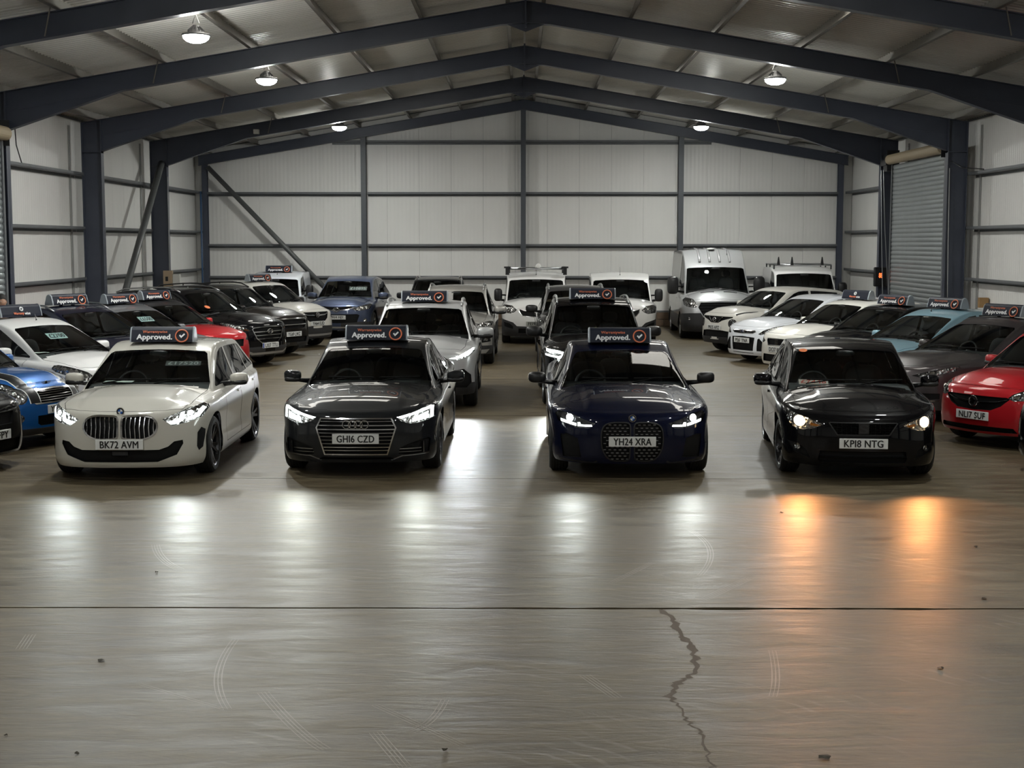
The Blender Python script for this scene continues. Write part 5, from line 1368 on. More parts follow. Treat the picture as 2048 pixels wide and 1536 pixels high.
greys = dict(SUV, paint=DGREY, H=1.66, mirror=dict(sc=1.1, black=True), tint=True, cuts=[('lamp', 'F', [(.44, .88), (.66, .93), (.85, .955), (.86, .88), (.62, .83)]), ('grille', 'F', [(-.02, .60), (.34, .60), (.44, .90), (-.02, .90)]), ('intake', 'F', [(-.02, .32), (.55, .34), (.50, .48), (-.02, .48)])])
darksuv = dict(SUV, paint=BLK, H=1.66, mirror=dict(sc=1.15, black=True), railm=CHROME, cuts=[('lamp', 'F', [(.44, .88), (.66, .93), (.85, .955), (.86, .88), (.62, .83)]), ('grille', 'F', [(-.02, .60), (.38, .60), (.44, .90), (-.02, .90)])])
VANFRONT = [('lamp', 'F', [(.50, .90), (.62, 1.00), (.86, 1.035), (.90, .98), (.87, .82), (.66, .80), (.56, .84)]), ('drl', 'F', circle(.72, .89, .035, 10), dict(within=['lamp'])),
    ('frame', 'F', [(-.02, .86), (.30, .885), (.44, .925), (.455, .935), (.44, .84), (.36, .74), (-.02, .70)]), ('grille', 'F', [(-.02, .845), (.29, .87), (.438, .915), (.425, .845), (.35, .752), (-.02, .715)]),
    ('bumper', 'F', [(-.02, .0), (1.0, .0), (1.0, .66), (.88, .66), (.60, .575), (.50, .48), (-.02, .46)]), ('intake', 'F', [(-.02, .30), (.46, .30), (.46, .42), (-.02, .42)], dict(within=['bumper'])), ('vent', 'F', [(.60, .40), (.82, .46), (.84, .58), (.70, .55), (.60, .48)], dict(within=['bumper']))]
def rack(car, S, y0, fy):
    r = obj('roof_rack', None, car, loc=(0, 0, S['H'] - .02)); w = S['W'] * .42
    for y in (-.35, .5, 1.3):
        MB().tube([(-w, y, .10), (w, y, .10)], .022, 8).build('crossbar', ALLOY, r, True)
        for s in (-1, 1): MB().box(s * w - .05, s * w + .05, y - .04, y + .04, -.06, .12).build('rack_foot', BLACK, r)
    for s in (-1, 1):
        MB().box(s * w - .09, s * w + .09, -.42, -.30, .12, .165).build('end_stop', BLACK, r); MB().tube([(s * w, -.4, .14), (s * w, 1.4, .14)], .018, 8).build('side_rail', ALLOY, r, True)
    MB().box(-.50, -.28, -.40, -.30, .085, .125).build('clamp', BLACK, r); MB().tube([(.1, -.36, .14), (.72, -.36, .14)], .01, 6).build('roller', ALLOY, r, True)
    MB().lathe([(0, 0), (.09, 0), (.085, .1), (.05, .17), (0, .19)], 'z', 16, (.06, -.2, .06)).build('beacon', mat('beacon_white', (.7, .7, .68), .35), r, True)
combo1 = dict(CVAN, paint=WHT, cuts=VANFRONT, emblems=[('griffin', 0, .80, .9, .0)], plate=('FEI9 KPY', .545, dict(dark=True)), extra=[rack], aerial=(0, -.30, 1.76, .22, .04))
combo2 = dict(CVAN, paint=WHT, cuts=VANFRONT, emblems=[('griffin', 0, .80, .9, .0)], aerial=(0, -.30, 1.76, .22, .04))
transit = dict(CVAN, paint=VSILV, L=5.53, W=2.06, H=2.45, foh=1.0, wb=3.3, wr=.345, nose=1.13, nosec=1.10, yb=.80, zb=1.33, yh=1.42, zh=1.99, yt=2.5, yr=5.3, zr=2.40, ybb=5.48, zbb=1.2, belt=[(0, 1.12), (.9, 1.17), (2.2, 1.2), (5.6, 1.2)], bpil=2.2,
    gw=[(0, .435), (.2, .47), (.8, .47), (1, .468)], gr=[(0, .40), (.2, .41), (1, .42)], cladz=.62, cladf=.12, mirror=dict(sc=1.45, tall=True, black=True, z=1.36, y=1.22, out=.07), pf=.9, rsm=.10, cpo=.2,
    cuts=[('lamp', 'F', [(.60, .93), (.72, 1.10), (.90, 1.14), (.985, 1.08), (.96, .94), (.86, .88), (.66, .87)]), ('drl', 'F', circle(.80, .98, .045, 10), dict(within=['lamp'])), ('frame', 'F', [(-.02, .62), (.46, .62), (.62, .88), (.54, 1.035), (-.02, 1.05)]), ('grille', 'F', [(-.02, .64), (.45, .64), (.595, .88), (.52, 1.01), (-.02, 1.02)]),
          ('bumper', 'F', [(-.02, .0), (1.2, .0), (1.2, .70), (.66, .70), (.52, .60), (-.02, .58)]), ('fog', 'F', circle(.84, .57, .04, 10), dict(within=['bumper'])), ('flap', 'T', [(.13, .46), (.50, .50), (.50, .545), (.13, .505)], dict(gh=0))] + bars((.72, .80, .88, .96), .6, .016, reg='mesh'),
    hand={'frame': ('grille_surround', ALLOY, 'join', -.004, 'F')}, emblems=[('oval', 0, .84, 1.3)], plate=None, aerial=(.35, -1.0, 2.28, .24, .02))
def roofribs(car, S, y0, fy):
    for x in (-.42, -.14, .14, .42):
        mb = MB(); pts = [(x, y - y0, z) for y, z in ((1.62, 2.10), (1.95, 2.29), (2.3, 2.41), (3.0, 2.452), (5.0, 2.43))]
        mb.tube([(p[0], p[1], p[2] - .008) for p in pts], .035, 6).build('roof_rib', VSILV, car, True)
    MB().lathe([(0, 0), (.11, 0), (.11, .05), (0, .06)], 'z', 16, (-.05, 2.3 - y0, 2.42)).build('beacon', mat('beacon_white', (.7, .7, .68), .35), car, True)
transit['extra'] = [roofribs]
def rack2(car, S, y0, fy):
    r = obj('roof_rack', None, car, loc=(0, -.6, S['H'] - .03)); w = S['W'] * .41
    for y in (-.1, 1.0, 2.0):
        MB().tube([(-w, y, .06), (w, y, .06)], .02, 8).build('crossbar', ALLOY, r, True)
        for s in (-1, 1): MB().tube([(s * w, y, -.06), (s * w, y, .08)], .02, 6).build('rack_foot', PLASTIC, r)
        for x in ((-.68, -.30, .55) if y < 0 else ()): MB().prism([(x - .045, .06), (x + .045, .06), (x + .012, .29), (x - .012, .29)], 'y', y - .03, y + .03).build('ladder_stop', BLACK, r)
    for s in (-1, 1): MB().tube([(s * w, -.15, .07), (s * w, 2.1, .07)], .016, 6).build('side_rail', ALLOY, r, True)
trafic = dict(CVAN, paint=WHT, L=4.95, W=1.96, H=1.96, foh=.93, wb=3.1, nose=1.10, nosec=1.06, yb=.84, zb=1.27, yh=1.46, zh=1.80, yt=2.6, yr=4.7, zr=1.92, ybb=4.9, zbb=1.2, bpil=2.1, belt=[(0, 1.08), (.9, 1.15), (2.2, 1.17), (5, 1.18)], mirror=dict(sc=1.2, tall=True, black=True), extra=[rack2],
    cuts=[('lamp', 'F', [(.55, .90), (.70, 1.05), (.90, 1.06), (.93, .92), (.80, .84), (.60, .84)]), ('grille', 'F', [(-.02, .78), (.42, .80), (.46, .96), (-.02, .96)]), ('bumper', 'F', [(-.02, 0), (1.1, 0), (1.1, .55), (-.02, .55)])])
berl = dict(CVAN, paint=WHTB, L=4.12, W=1.76, H=1.80, yb=.92, zb=1.12, yh=1.46, zh=1.62, yr=3.9, zr=1.76, ybb=4.08, bpil=2.1, gr=[(0, .38), (.2, .40), (1, .40)], cuts=[('lamp', 'F', [(.50, .80), (.62, .90), (.80, .92), (.82, .78), (.60, .74)]), ('grille', 'F', [(-.02, .72), (.36, .72), (.40, .80), (-.02, .80)])], aerial=(0, -.30, 1.70, .22, .05))
rav4 = dict(SUV, paint=RAVB, L=4.57, W=1.845, H=1.69, nose=.95, nosec=.95, plate=('WRI4 HJY', .60), rails=False, mirror=dict(sc=1.15, black=False), railm=None, aerial=(.28, .9, 1.64, .38, .06), tint=False, cladz=.44,
    cuts=[('frame', 'F', [(-.02, .765), (.30, .80), (.52, .865), (.50, .885), (.28, .825), (-.02, .79)]), ('lamp', 'F', [(.42, .82), (.62, .905), (.84, .96), (.89, .94), (.86, .82), (.72, .79), (.55, .78)]), ('drl', 'F', circle(.70, .85, .04, 10), dict(within=['lamp'])), ('grille', 'F', [(-.02, .79), (.30, .83), (.44, .87), (.40, .90), (-.02, .87)]),
          ('intake', 'F', [(-.02, .44), (.55, .46), (.62, .66), (.56, .69), (-.02, .68)]), ('fog', 'F', circle(.76, .52, .045, 12)), ('skid', 'F', [(-.02, .30), (.62, .32), (.68, .35), (-.02, .345)])], emblems=[('ovals', 0, .80, 1.25)])
# left bank
mini = dict(HATCH, paint=BLUE, L=3.72, W=1.68, H=1.41, foh=.72, wb=2.47, wr=.30, nose=.80, nosec=.76, yb=1.12, zb=.97, yh=1.62, zh=1.345, yt=2.2, yr=3.1, zr=1.34, ybb=3.58, zbb=1.0, plate=('YF6I FPY', .50), rrf=.16, dome=.03, doors=1,
    front=[(.12, .10), (.20, .035), (.28, .008), (.40, .0), (.55, .008), (.63, .03), (.72, .06), (.85, .12), (1.4, .3)],
    precuts=[('clad', 'F', [(-.02, 0), (1, 0), (1, .27), (-.02, .27)])],
    cuts=[('lamp', 'F', circle(.60, .715, .125, 18, 1.05)), ('frame', 'F', [(-.02, .575), (.40, .575), (.47, .62), (.46, .67), (.40, .72), (.30, .755), (-.02, .77)]), ('grille', 'F', [(-.02, .592), (.39, .592), (.445, .625), (.435, .665), (.385, .705), (.29, .738), (-.02, .752)])] + bars((.617, .647, .677, .707, .733), .46, .012)
        + [('intake', 'F', [(-.02, .30), (.34, .30), (.39, .33), (.39, .43), (-.02, .43)]), ('fog', 'F', circle(.62, .41, .055, 14)),
           ('stripe_edge', 'T', [(.315, .03), (.475, .03), (.50, 1.2), (.34, 1.2)], dict(gh=0, nmin=.3)), ('stripe', 'T', [(.327, .03), (.463, .03), (.488, 1.2), (.352, 1.2)], dict(gh=0, nmin=.3, within=['stripe_edge']))],
    emblems=[('wings', 0, .815, 1.1, .004)], projectors=[(.60, .70, .05)])
blackl = dict(HATCH, paint=BLK, plate=('YF6I FPY', .43), cuts=[('lamp', 'F', [(.44, .66), (.60, .74), (.82, .80), (.85, .70), (.74, .62), (.56, .61)]), ('grille', 'F', [(-.02, .54), (.34, .54), (.40, .68), (-.02, .68)]), ('intake', 'F', [(-.02, .22), (.50, .22), (.52, .36), (-.02, .36)]), ('vent', 'F', [(.58, .26), (.76, .28), (.80, .44), (.64, .42)])])
fiesta = dict(HATCH, paint=WHT, L=3.95, W=1.72, H=1.48, nose=.82, nosec=.84, yb=.96, cuts=[('lamp', 'F', [(.46, .66), (.56, .76), (.76, .87), (.84, .88), (.82, .76), (.70, .65), (.56, .62)]), ('drl', 'F', circle(.63, .70, .035, 10), dict(within=['lamp'])), ('grille', 'F', [(-.02, .66), (.34, .66), (.38, .71), (-.02, .71)]), ('intake', 'F', [(-.02, .26), (.42, .26), (.52, .52), (-.02, .54)]), ('fog', 'F', circle(.66, .36, .045, 10))],
    emblems=[('oval', 0, .75)], mirror=dict(sc=1.05), aerial=(0, -.1, 1.44, .10, .03))
navy = dict(HATCH, paint=DNAVY, L=4.35, W=1.80, H=1.56, nose=.88, nosec=.88, yb=1.0, zb=1.07, yh=1.85, zh=1.49, yr=3.7, zr=1.48, ybb=4.2, zbb=1.12, belt=[(0, .92), (1, .98), (2.2, 1.01), (4.5, 1.06)], rails=True, cuts=[('lamp', 'F', [(.46, .76), (.60, .84), (.82, .93), (.85, .82), (.70, .73)]), ('grille', 'F', [(-.02, .66), (.36, .66), (.42, .78), (-.02, .78)]), ('strip', 'S', [(1.3, .985), (3.6, 1.03), (3.6, 1.045), (1.3, 1.0)], dict(gh=1, nmin=.25, within=['body']))])
greyl = dict(HATCH, paint=SGREY, L=4.3, W=1.78, H=1.50, cuts=[('lamp', 'F', [(.46, .70), (.60, .78), (.82, .85), (.85, .76), (.70, .67)]), ('grille', 'F', [(-.02, .60), (.36, .60), (.42, .72), (-.02, .72)])])
redl = dict(HATCH, paint=RED, L=4.2, W=1.77, H=1.49, nose=.86, nosec=.86, cuts=[('lamp', 'F', [(.48, .70), (.62, .79), (.80, .87), (.85, .85), (.82, .72), (.66, .67)]), ('drl', 'F', circle(.70, .74, .035, 10), dict(within=['lamp'])), ('grille', 'F', [(-.02, .58), (.36, .58), (.42, .72), (-.02, .72)])],
    precuts=[('roofmat', 'T', [(-.02, 1.7), (.60, 1.7), (.60, 3.5), (-.02, 3.5)], dict(gh=1, nmin=.6))])
tucson = dict(SUV, paint=BLK, L=4.48, W=1.85, H=1.65, plate=('LXI7 TTU', .47, dict(eu=True)), rim='c',
    cuts=[('lamp', 'F', [(.50, .80), (.60, .84), (.84, .97), (.90, .97), (.87, .87), (.70, .80), (.56, .775)]), ('drl', 'F', circle(.72, .85, .032, 10), dict(within=['lamp'])), ('drla', 'F', [(.56, .795), (.66, .81), (.66, .83), (.58, .815)], dict(within=['lamp'])), ('frame', 'F', [(-.02, .52), (.26, .52), (.40, .62), (.50, .82), (.46, .86), (-.02, .88)]), ('grille', 'F', [(-.02, .54), (.25, .54), (.385, .63), (.475, .815), (.44, .84), (-.02, .86)])] + bars((.61, .685, .76), .5, .018)
        + [('fog', 'F', [(.60, .50), (.78, .53), (.78, .58), (.60, .56)]), ('trim', 'F', [(.58, .465), (.80, .485), (.80, .505), (.58, .485)]), ('skid', 'F', [(-.02, .28), (.50, .28), (.66, .36), (.62, .38), (.48, .33), (-.02, .33)])], emblems=[('lazyh', 0, .765, 1.25, .02)])
yg69 = dict(SUV, paint=BRNBLK, L=4.5, plate=('YG69 LWZ', .53), railm=BLACK, cuts=[('lamp', 'F', [(.56, .84), (.66, .93), (.84, .98), (.89, .95), (.86, .80), (.72, .76), (.60, .78)]), ('drl', 'F', circle(.74, .86, .035, 10), dict(within=['lamp'])), ('trim', 'F', [(-.02, .875), (.46, .875), (.52, .845), (.53, .86), (.46, .895), (-.02, .895)]), ('grille', 'F', [(-.02, .66), (.42, .66), (.52, .76), (.50, .84), (-.02, .87)]), ('trim', 'F', hbar(.745, -.02, .52, .018), dict(within=['grille'])),
    ('intake', 'F', [(-.02, .34), (.50, .34), (.54, .46), (-.02, .46)]), ('fog', 'F', circle(.70, .44, .05, 12))], emblems=[('diamonds', .0, .80, .01)])
mokka = dict(SUV, paint=CREAM, L=4.28, W=1.78, H=1.66, foh=.88, wb=2.555, nose=.98, nosec=.95, plate=('YH64 EUD', .62), rails=False, cladz=.46, cladf=.10, mirror=dict(sc=1.1, black=True), yb=1.02, yh=1.72,
    cuts=[('lamp', 'F', [(.58, .80), (.66, .92), (.82, .98), (.86, .92), (.83, .78), (.70, .72), (.60, .74)]), ('frame', 'F', [(-.02, .845), (.26, .862), (.44, .90), (.45, .875), (.30, .84), (-.02, .815)]), ('grille', 'F', [(-.02, .66), (.28, .67), (.38, .74), (.44, .88), (.42, .905), (-.02, .905)]), ('bar', 'F', [(-.02, .80), (.30, .815), (.44, .86), (.44, .885), (.30, .845), (-.02, .83)], dict(within=['grille'])),
          ('bumper', 'F', [(-.02, 0), (1, 0), (1, .54), (.82, .56), (.70, .52), (-.02, .50)]), ('skid', 'F', [(-.02, .30), (.60, .31), (.66, .36), (-.02, .355)], dict(within=['bumper', 'clad']))], emblems=[('griffin', 0, .83, 1.05, .01)])
# right bank
juke = dict(SUV, paint=CREAM, L=4.13, W=1.765, H=1.57, foh=.86, wb=2.53, wr=.335, nose=.97, nosec=.97, yb=1.02, zb=1.10, yh=1.72, zh=1.50, yt=2.2, yr=3.4, zr=1.48, ybb=3.95, zbb=1.15, plate=('PKI5 APZ', .625), rails=False, doors=1, cladz=.36, dome=.035,
    belt=[(0, .98), (1.0, 1.02), (2.2, 1.06), (3.6, 1.13), (4.4, 1.15)],
    cuts=[('grille', 'F', [(-.02, .735), (.14, .735), (.26, .79), (.56, .865), (.56, .89), (-.02, .895)]), ('bar', 'F', [(.10, .75), (.13, .745), (.28, .88), (.24, .885)], dict(within=['grille'])), ('lamp', 'F', circle(.56, .735, .105, 18)), ('drl', 'F', circle(.56, .735, .055, 12), dict(within=['lamp'])),
          ('intake', 'F', [(-.02, .40), (.54, .40), (.50, .54), (.30, .56), (-.02, .56)]), ('vent', 'T', [(.56, .20), (.62, .18), (.74, .52), (.72, .76), (.69, .72), (.66, .50)], dict(gh=0, nmin=.2)), ('bumper', 'F', [(-.02, 0), (1, 0), (1, .34), (-.02, .34)])],
    emblems=[('bar', 0, .81, 1.05, .01)])
focus = dict(HATCH, paint=WHTB, L=4.36, W=1.82, H=1.48, foh=.88, wb=2.65, nose=.80, nosec=.84, yb=1.02, yh=1.88, zh=1.41, yr=3.6, ybb=4.15, plate=('PE6I YNA', .51),
    cuts=[('lamp', 'F', [(.46, .66), (.56, .735), (.74, .83), (.86, .88), (.87, .84), (.78, .74), (.66, .665), (.52, .64)]), ('drl', 'F', circle(.60, .695, .032, 10), dict(within=['lamp'])), ('drl', 'F', circle(.70, .735, .032, 10), dict(within=['lamp'])),
          ('trim', 'F', [(-.02, .655), (.32, .665), (.40, .705), (.36, .735), (-.02, .735)]), ('grille', 'F', [(-.02, .672), (.31, .68), (.375, .705), (.35, .718), (-.02, .718)]), ('bar', 'F', hbar(.697, -.02, .38, .012), dict(within=['grille'])), ('intake', 'F', [(-.02, .29), (.34, .29), (.38, .58), (-.02, .60)]), ('vent', 'F', [(.44, .29), (.76, .29), (.70, .38), (.50, .57), (.46, .55)]), ('fin', 'F', [(-.02, .235), (.34, .235), (.36, .25), (-.02, .25)])],
    hand={'fin': ('lip_slot', BLACK, 'join', .01, 'F')}, emblems=[('oval', 0, .705, 1.0, .014)])
ibizw = dict(HATCH, paint=CREAM, L=4.06, W=1.70, nose=.82, nosec=.83, plate=('DCI7 KXV', .50), cuts=[('lamp', 'F', [(.42, .66), (.56, .72), (.76, .80), (.81, .79), (.78, .69), (.64, .62), (.50, .62)]), ('drl', 'F', circle(.66, .69, .035, 10), dict(within=['lamp'])), ('trim', 'F', [(-.02, .575), (.30, .575), (.37, .68), (.35, .72), (-.02, .72)]), ('grille', 'F', [(-.02, .59), (.29, .59), (.35, .68), (.34, .705), (-.02, .705)]), ('intake', 'F', [(-.02, .25), (.50, .25), (.46, .40), (-.02, .40)])], emblems=[('sletter', 0, .65, 1.05, .02)])
blackr = dict(HATCH, paint=BLK, L=4.1, W=1.75, H=1.46, nose=.82, nosec=.82, cuts=[('lamp', 'F', [(.44, .66), (.60, .74), (.80, .82), (.84, .74), (.66, .63)]), ('grille', 'F', [(-.02, .56), (.34, .56), (.40, .70), (-.02, .70)])], emblems=[('chevrons', 0, .74, .9)])
lblue = dict(HATCH, paint=LBLUE, L=4.0, W=1.72, H=1.49, nose=.82, nosec=.84, yb=.94, tint=False, cuts=[('lamp', 'F', [(.46, .68), (.56, .76), (.76, .87), (.84, .88), (.82, .78), (.70, .67), (.56, .64)]), ('drl', 'F', circle(.62, .72, .035, 10), dict(within=['lamp'])), ('grille', 'F', [(-.02, .60), (.34, .60), (.38, .70), (-.02, .70)]), ('intake', 'F', [(-.02, .26), (.46, .26), (.50, .44), (-.02, .46)])], aerial=(0, -.2, 1.44, .1, .03))
mondeo = dict(HATCH, paint=MGREY, L=4.6, W=1.83, H=1.48, foh=.92, wb=2.75, nose=.82, nosec=.85, yb=1.22, zb=1.0, yh=2.1, zh=1.40, yr=3.9, zr=1.38, ybb=4.45, cuts=[('lamp', 'F', [(.44, .685), (.60, .735), (.78, .80), (.87, .83), (.87, .77), (.76, .70), (.60, .66)]), ('drl', 'F', circle(.60, .70, .03, 10), dict(within=['lamp'])), ('drl', 'F', circle(.70, .735, .03, 10), dict(within=['lamp'])), ('frame', 'F', [(-.02, .45), (.28, .45), (.40, .60), (.36, .72), (-.02, .72)]), ('grille', 'F', [(-.02, .465), (.27, .465), (.38, .60), (.345, .705), (-.02, .705)]), ('vent', 'F', [(.50, .32), (.80, .36), (.80, .44), (.56, .44)]), ('trim', 'F', [(.48, .295), (.80, .325), (.80, .345), (.48, .315)])] + bars((.50, .54, .58, .62, .66), .4, .01), emblems=[('oval', 0, .76)])
adam = dict(HATCH, paint=RED, L=3.70, W=1.72, H=1.48, foh=.74, wb=2.31, nose=.80, nosec=.79, yb=.96, zb=.99, yh=1.62, zh=1.42, yt=2.0, yr=3.0, zr=1.40, ybb=3.5, plate=('NLI7 SUF', .42), doors=1, rrf=.14, dome=.02,
    cuts=[('lamp', 'F', [(.47, .665), (.52, .72), (.64, .79), (.78, .815), (.825, .78), (.80, .70), (.68, .645), (.55, .635)]), ('drl', 'F', circle(.68, .72, .045, 12), dict(within=['lamp'])), ('drl', 'F', [(.53, .67), (.60, .67), (.60, .72), (.55, .71)], dict(within=['lamp'])), ('grille', 'F', [(-.02, .49), (.26, .50), (.40, .56), (.50, .655), (.46, .675), (-.02, .675)]), ('bar', 'F', [(.06, .585), (.34, .61), (.47, .645), (.47, .655), (.34, .622), (.06, .597)], dict(within=['grille'])), ('intake', 'F', [(-.02, .22), (.60, .23), (.56, .29), (-.02, .29)]), ('vent', 'F', [(.62, .40), (.76, .42), (.78, .50), (.66, .47)])],
    emblems=[('griffin', 0, .60, 1.2, .014)], projectors=[(.68, .72, .04)])
darkr = dict(HATCH, paint=BLK, L=4.1, cuts=[('lamp', 'F', [(.44, .66), (.58, .76), (.80, .84), (.85, .74), (.70, .62), (.54, .61)]), ('drl', 'F', circle(.66, .71, .05, 12), dict(within=['lamp'])), ('grille', 'F', [(-.02, .54), (.36, .54), (.42, .70), (-.02, .70)]), ('vent', 'F', [(.56, .26), (.80, .28), (.82, .46), (.62, .44)]), ('fog', 'F', circle(.70, .37, .05, 12), dict(within=['vent']))])

FLEET = {}
def add(key, sp, name, label, cat, X, Y, a, res): FLEET[key] = build_car(sp, name, label, cat, X, Y, a, res)
add('silver', silver, 'suv_car', 'pale silver SUV with one headlight shining past the grey saloon', 'car', -1.60, 22.0, .4, .75)
add('outl', outl, 'suv_car', 'warm silver SUV with a white card in its windscreen, behind the pale silver SUV', 'car', -1.45, 30.1, -.6, .55)
add('xtrail', xtrail, 'suv_car', 'black SUV with roof rails and lit headlight behind the dark blue coupe', 'car', 1.27, 22.3, .8, .75)
add('greys', greys, 'suv_car', 'graphite grey SUV with a black mirror behind the lit black SUV', 'car', 1.28, 30.6, .2, .5)
add('darksuv', darksuv, 'suv_car', 'dark SUV with pale roof rails against the back wall, mostly hidden', 'car', -2.35, 38.6, 0, .45)
add('combo1', combo1, 'panel_van', 'small white panel van with a roof rack and beacon, plate FE19', 'van', .42, 36.6, -.5, .5)
add('combo2', combo2, 'panel_van', 'small white panel van with a bare roof and single aerial', 'van', 2.62, 36.4, -2, .5)
add('transit', transit, 'panel_van', 'tall silver high-roof panel van with black mirrors', 'van', 5.42, 38.4, -1.5, .6)
add('trafic', trafic, 'panel_van', 'white van with ladder stops on its roof rack in the right back corner', 'van', 7.95, 39.0, -4, .5)
add('berl', berl, 'panel_van', 'small white van in the left back corner carrying a roof sign', 'van', -7.05, 39.9, 2, .5)
add('rav4', rav4, 'suv_car', 'slate blue SUV by the back wall, plate WR14 HJY', 'car', -5.0, 38.6, -4, .6)
add('blackl', blackl, 'hatchback_car', 'black car at the left edge, only its front corner and plate end showing', 'car', -6.0, 16.05, 70, .6)
add('mini', mini, 'hatchback_car', 'bright blue hatchback with black bonnet stripes and round headlights', 'car', -5.97, 18.30, 69, .8)
add('fiesta', fiesta, 'hatchback_car', 'white hatchback with a two-thousand-pound price card, behind the blue hatchback', 'car', -5.84, 20.85, 59, .75)
add('navy', navy, 'estate_car', 'deep navy car with pale roof rails between the white and grey hatchbacks', 'car', -5.85, 23.3, 59, .6)
add('greyl', greyl, 'hatchback_car', 'mid grey hatchback with a price card, left bank behind the navy car', 'car', -5.70, 25.6, 59, .6)
add('redl', redl, 'hatchback_car', 'red hatchback with dark roof squeezed beside the black SUV LX17 TTU', 'car', -5.66, 27.85, 59, .55)
add('tucson', tucson, 'suv_car', 'glossy black SUV with chrome-barred grille, plate LX17 TTU', 'car', -5.29, 30.0, 60, .7)
add('yg69', yg69, 'suv_car', 'brownish black SUV with round fog lights, plate YG69 LWZ', 'car', -5.22, 32.7, 58, .6)
add('mokka', mokka, 'suv_car', 'pearl white compact SUV with black lower bumper, plate YH64 EUD', 'car', -5.05, 35.45, 55, .65)
add('juke', juke, 'crossover_car', 'pearl white crossover with round low headlights, plate PK15 APZ', 'car', 4.62, 33.78, -61, .65)
add('focus', focus, 'hatchback_car', 'cool white hatchback with triangular lower intakes, plate PE61 YNA', 'car', 4.85, 31.0, -60, .7)
add('ibizw', ibizw, 'hatchback_car', 'white hatchback with letter badge, plate beginning DC17', 'car', 5.12, 28.3, -60, .6)
add('blackr', blackr, 'hatchback_car', 'black hatchback on the right bank between white and pale blue cars', 'car', 5.35, 26.1, -60, .55)
add('lblue', lblue, 'hatchback_car', 'pale blue hatchback on the right bank', 'car', 5.58, 23.8, -60, .65)
add('mondeo', mondeo, 'hatchback_car', 'brown-grey hatchback with slim clear headlights next to the small red car', 'car', 5.48, 21.15, -61, .75)
add('adam', adam, 'hatchback_car', 'small bright red hatchback with black grille, plate NL17 SUF', 'car', 5.84, 18.22, -58, .8)
add('darkr', darkr, 'hatchback_car', 'dark car at the right edge showing only its front corner', 'car', 5.98, 15.65, -58, .6)
# ------------------------------------------------------------------ roof signs, cards, papers, debris, the bystander
SG = {}
def sign_meshes():
    if SG: return SG
    w = .375; sec = [(-.105, .018), (-.098, .06), (-.062, .165), (-.045, .188), (-.02, .20), (.02, .20), (.045, .188), (.062, .165), (.098, .06), (.105, .018)]
    mb = MB(); n = len(sec); V = [(x, p[0], p[1]) for x in (-w, w) for p in sec]; F = [(i, i + 1, n + i + 1, n + i) for i in range(n - 1)] + [(n - 1, 0, n, 2 * n - 1)]
    SG['panel'] = mesh_from('sign_panel', V, [f[::-1] for f in F], SIGN)
    for s in (-1, 1):
        m = MB(); V = [(s * w, p[0] * 1.04, p[1] * 1.02) for p in sec] + [(s * (w + .018), p[0] * .96, p[1] * .97) for p in sec]
        F = [(i, (i + 1) % n, n + (i + 1) % n, n + i) for i in range(n)] + [tuple(range(n)), tuple(range(2 * n - 1, n - 1, -1))]
        if s > 0: F = [f[::-1] for f in F]
        SG['cap%d' % s] = mesh_from('end_cap', V, F, SIGNEND)
    SG['foot'] = MB().lathe([(0, 0), (.035, 0), (.03, .022), (0, .022)], 'z', 12).mesh('magnet_foot', BLACK)
    # face plane: from (-.098,.06) to (-.062,.165)
    ang = math.atan2(.036, .105); M = Matrix.Translation((0, -.0925, .092)) @ Matrix.Rotation(-ang, 4, 'X')
    def face(mb): return mb.xf(M)
    a = MB(); text_on(a, 'Warrantywise', -.085, .046, .30, .044, -.006, bold=.03); SG['orange'] = face(a).mesh('brand_line', SIGNO)
    a = MB(); text_on(a, 'Approved.', -.090, -.024, .43, .086, -.006, bold=.055); SG['white'] = face(a).mesh('main_line', SIGNW)
    a = MB().ring((.245, -.006, .0), .076, .009, 'y', 36, 6); SG['ringo'] = face(a).mesh('tick_ring', SIGNO)
    a = MB(); a.prism([(.212, .002), (.225, .014), (.239, -.003), (.272, .030), (.285, .017), (.239, -.030)], 'y', -.009, -.004); SG['tick'] = face(a).mesh('tick_mark', SIGNW)
    a = MB(); text_on(a, 'Warranty', -.060, -.030, .19, .050, -.006, bold=.05); SG['orange2'] = face(a).mesh('brand_line', SIGNO)
    a = MB(); text_on(a, 'wise', .100, -.028, .105, .042, -.006, bold=.05); SG['white2'] = face(a).mesh('brand_line', SIGNW)
    a = MB(); a.ring((0, -.006, .044), .026, .012, 'y', 20, 6); a.prism([(-.012, .012), (.012, .012), (.0, .034)], 'y', -.009, -.004); SG['icon'] = face(a).mesh('logo', SIGNW)
    return SG
def roof_sign(T, kind, label, dy=.16, dx=0, yaw=0, lift=0):
    car, S, y0 = T; sign_meshes(); y = S['yh'] + dy
    rc = pchip([(S['yh'] - .5, S['zh'] - .10), (S['yh'], S['zh'] + .012), (S['yt'], S['H']), (S['yr'], S['zr'] + .012), (S['yr'] + .6, S['zr'] - .10)])
    M = Matrix.Translation(car.location) @ Matrix.Rotation(car.rotation_euler[2], 4, 'Z')
    z = float(rc(y)) - .012 + lift
    t = obj('roof_sign', None, label=label, cat='sign', group='roof signs', loc=M @ Vector((dx, y - y0, z)), rot=(0, 0, car.rotation_euler[2] + yaw))
    obj('sign_panel', SG['panel'], t); obj('end_cap', SG['cap-1'], t); obj('end_cap', SG['cap1'], t)
    for x in (-.13, .13): obj('magnet_foot', SG['foot'], t, loc=(x, 0, 0))
    for k in (('orange', 'white', 'ringo', 'tick') if kind == 'A' else ('orange2', 'white2', 'icon')): obj(SG[k].name.split('.')[0], SG[k], t)
    return t
roof_sign(C1, 'A', 'navy roof sign reading Approved on the ivory white hatchback at front left')
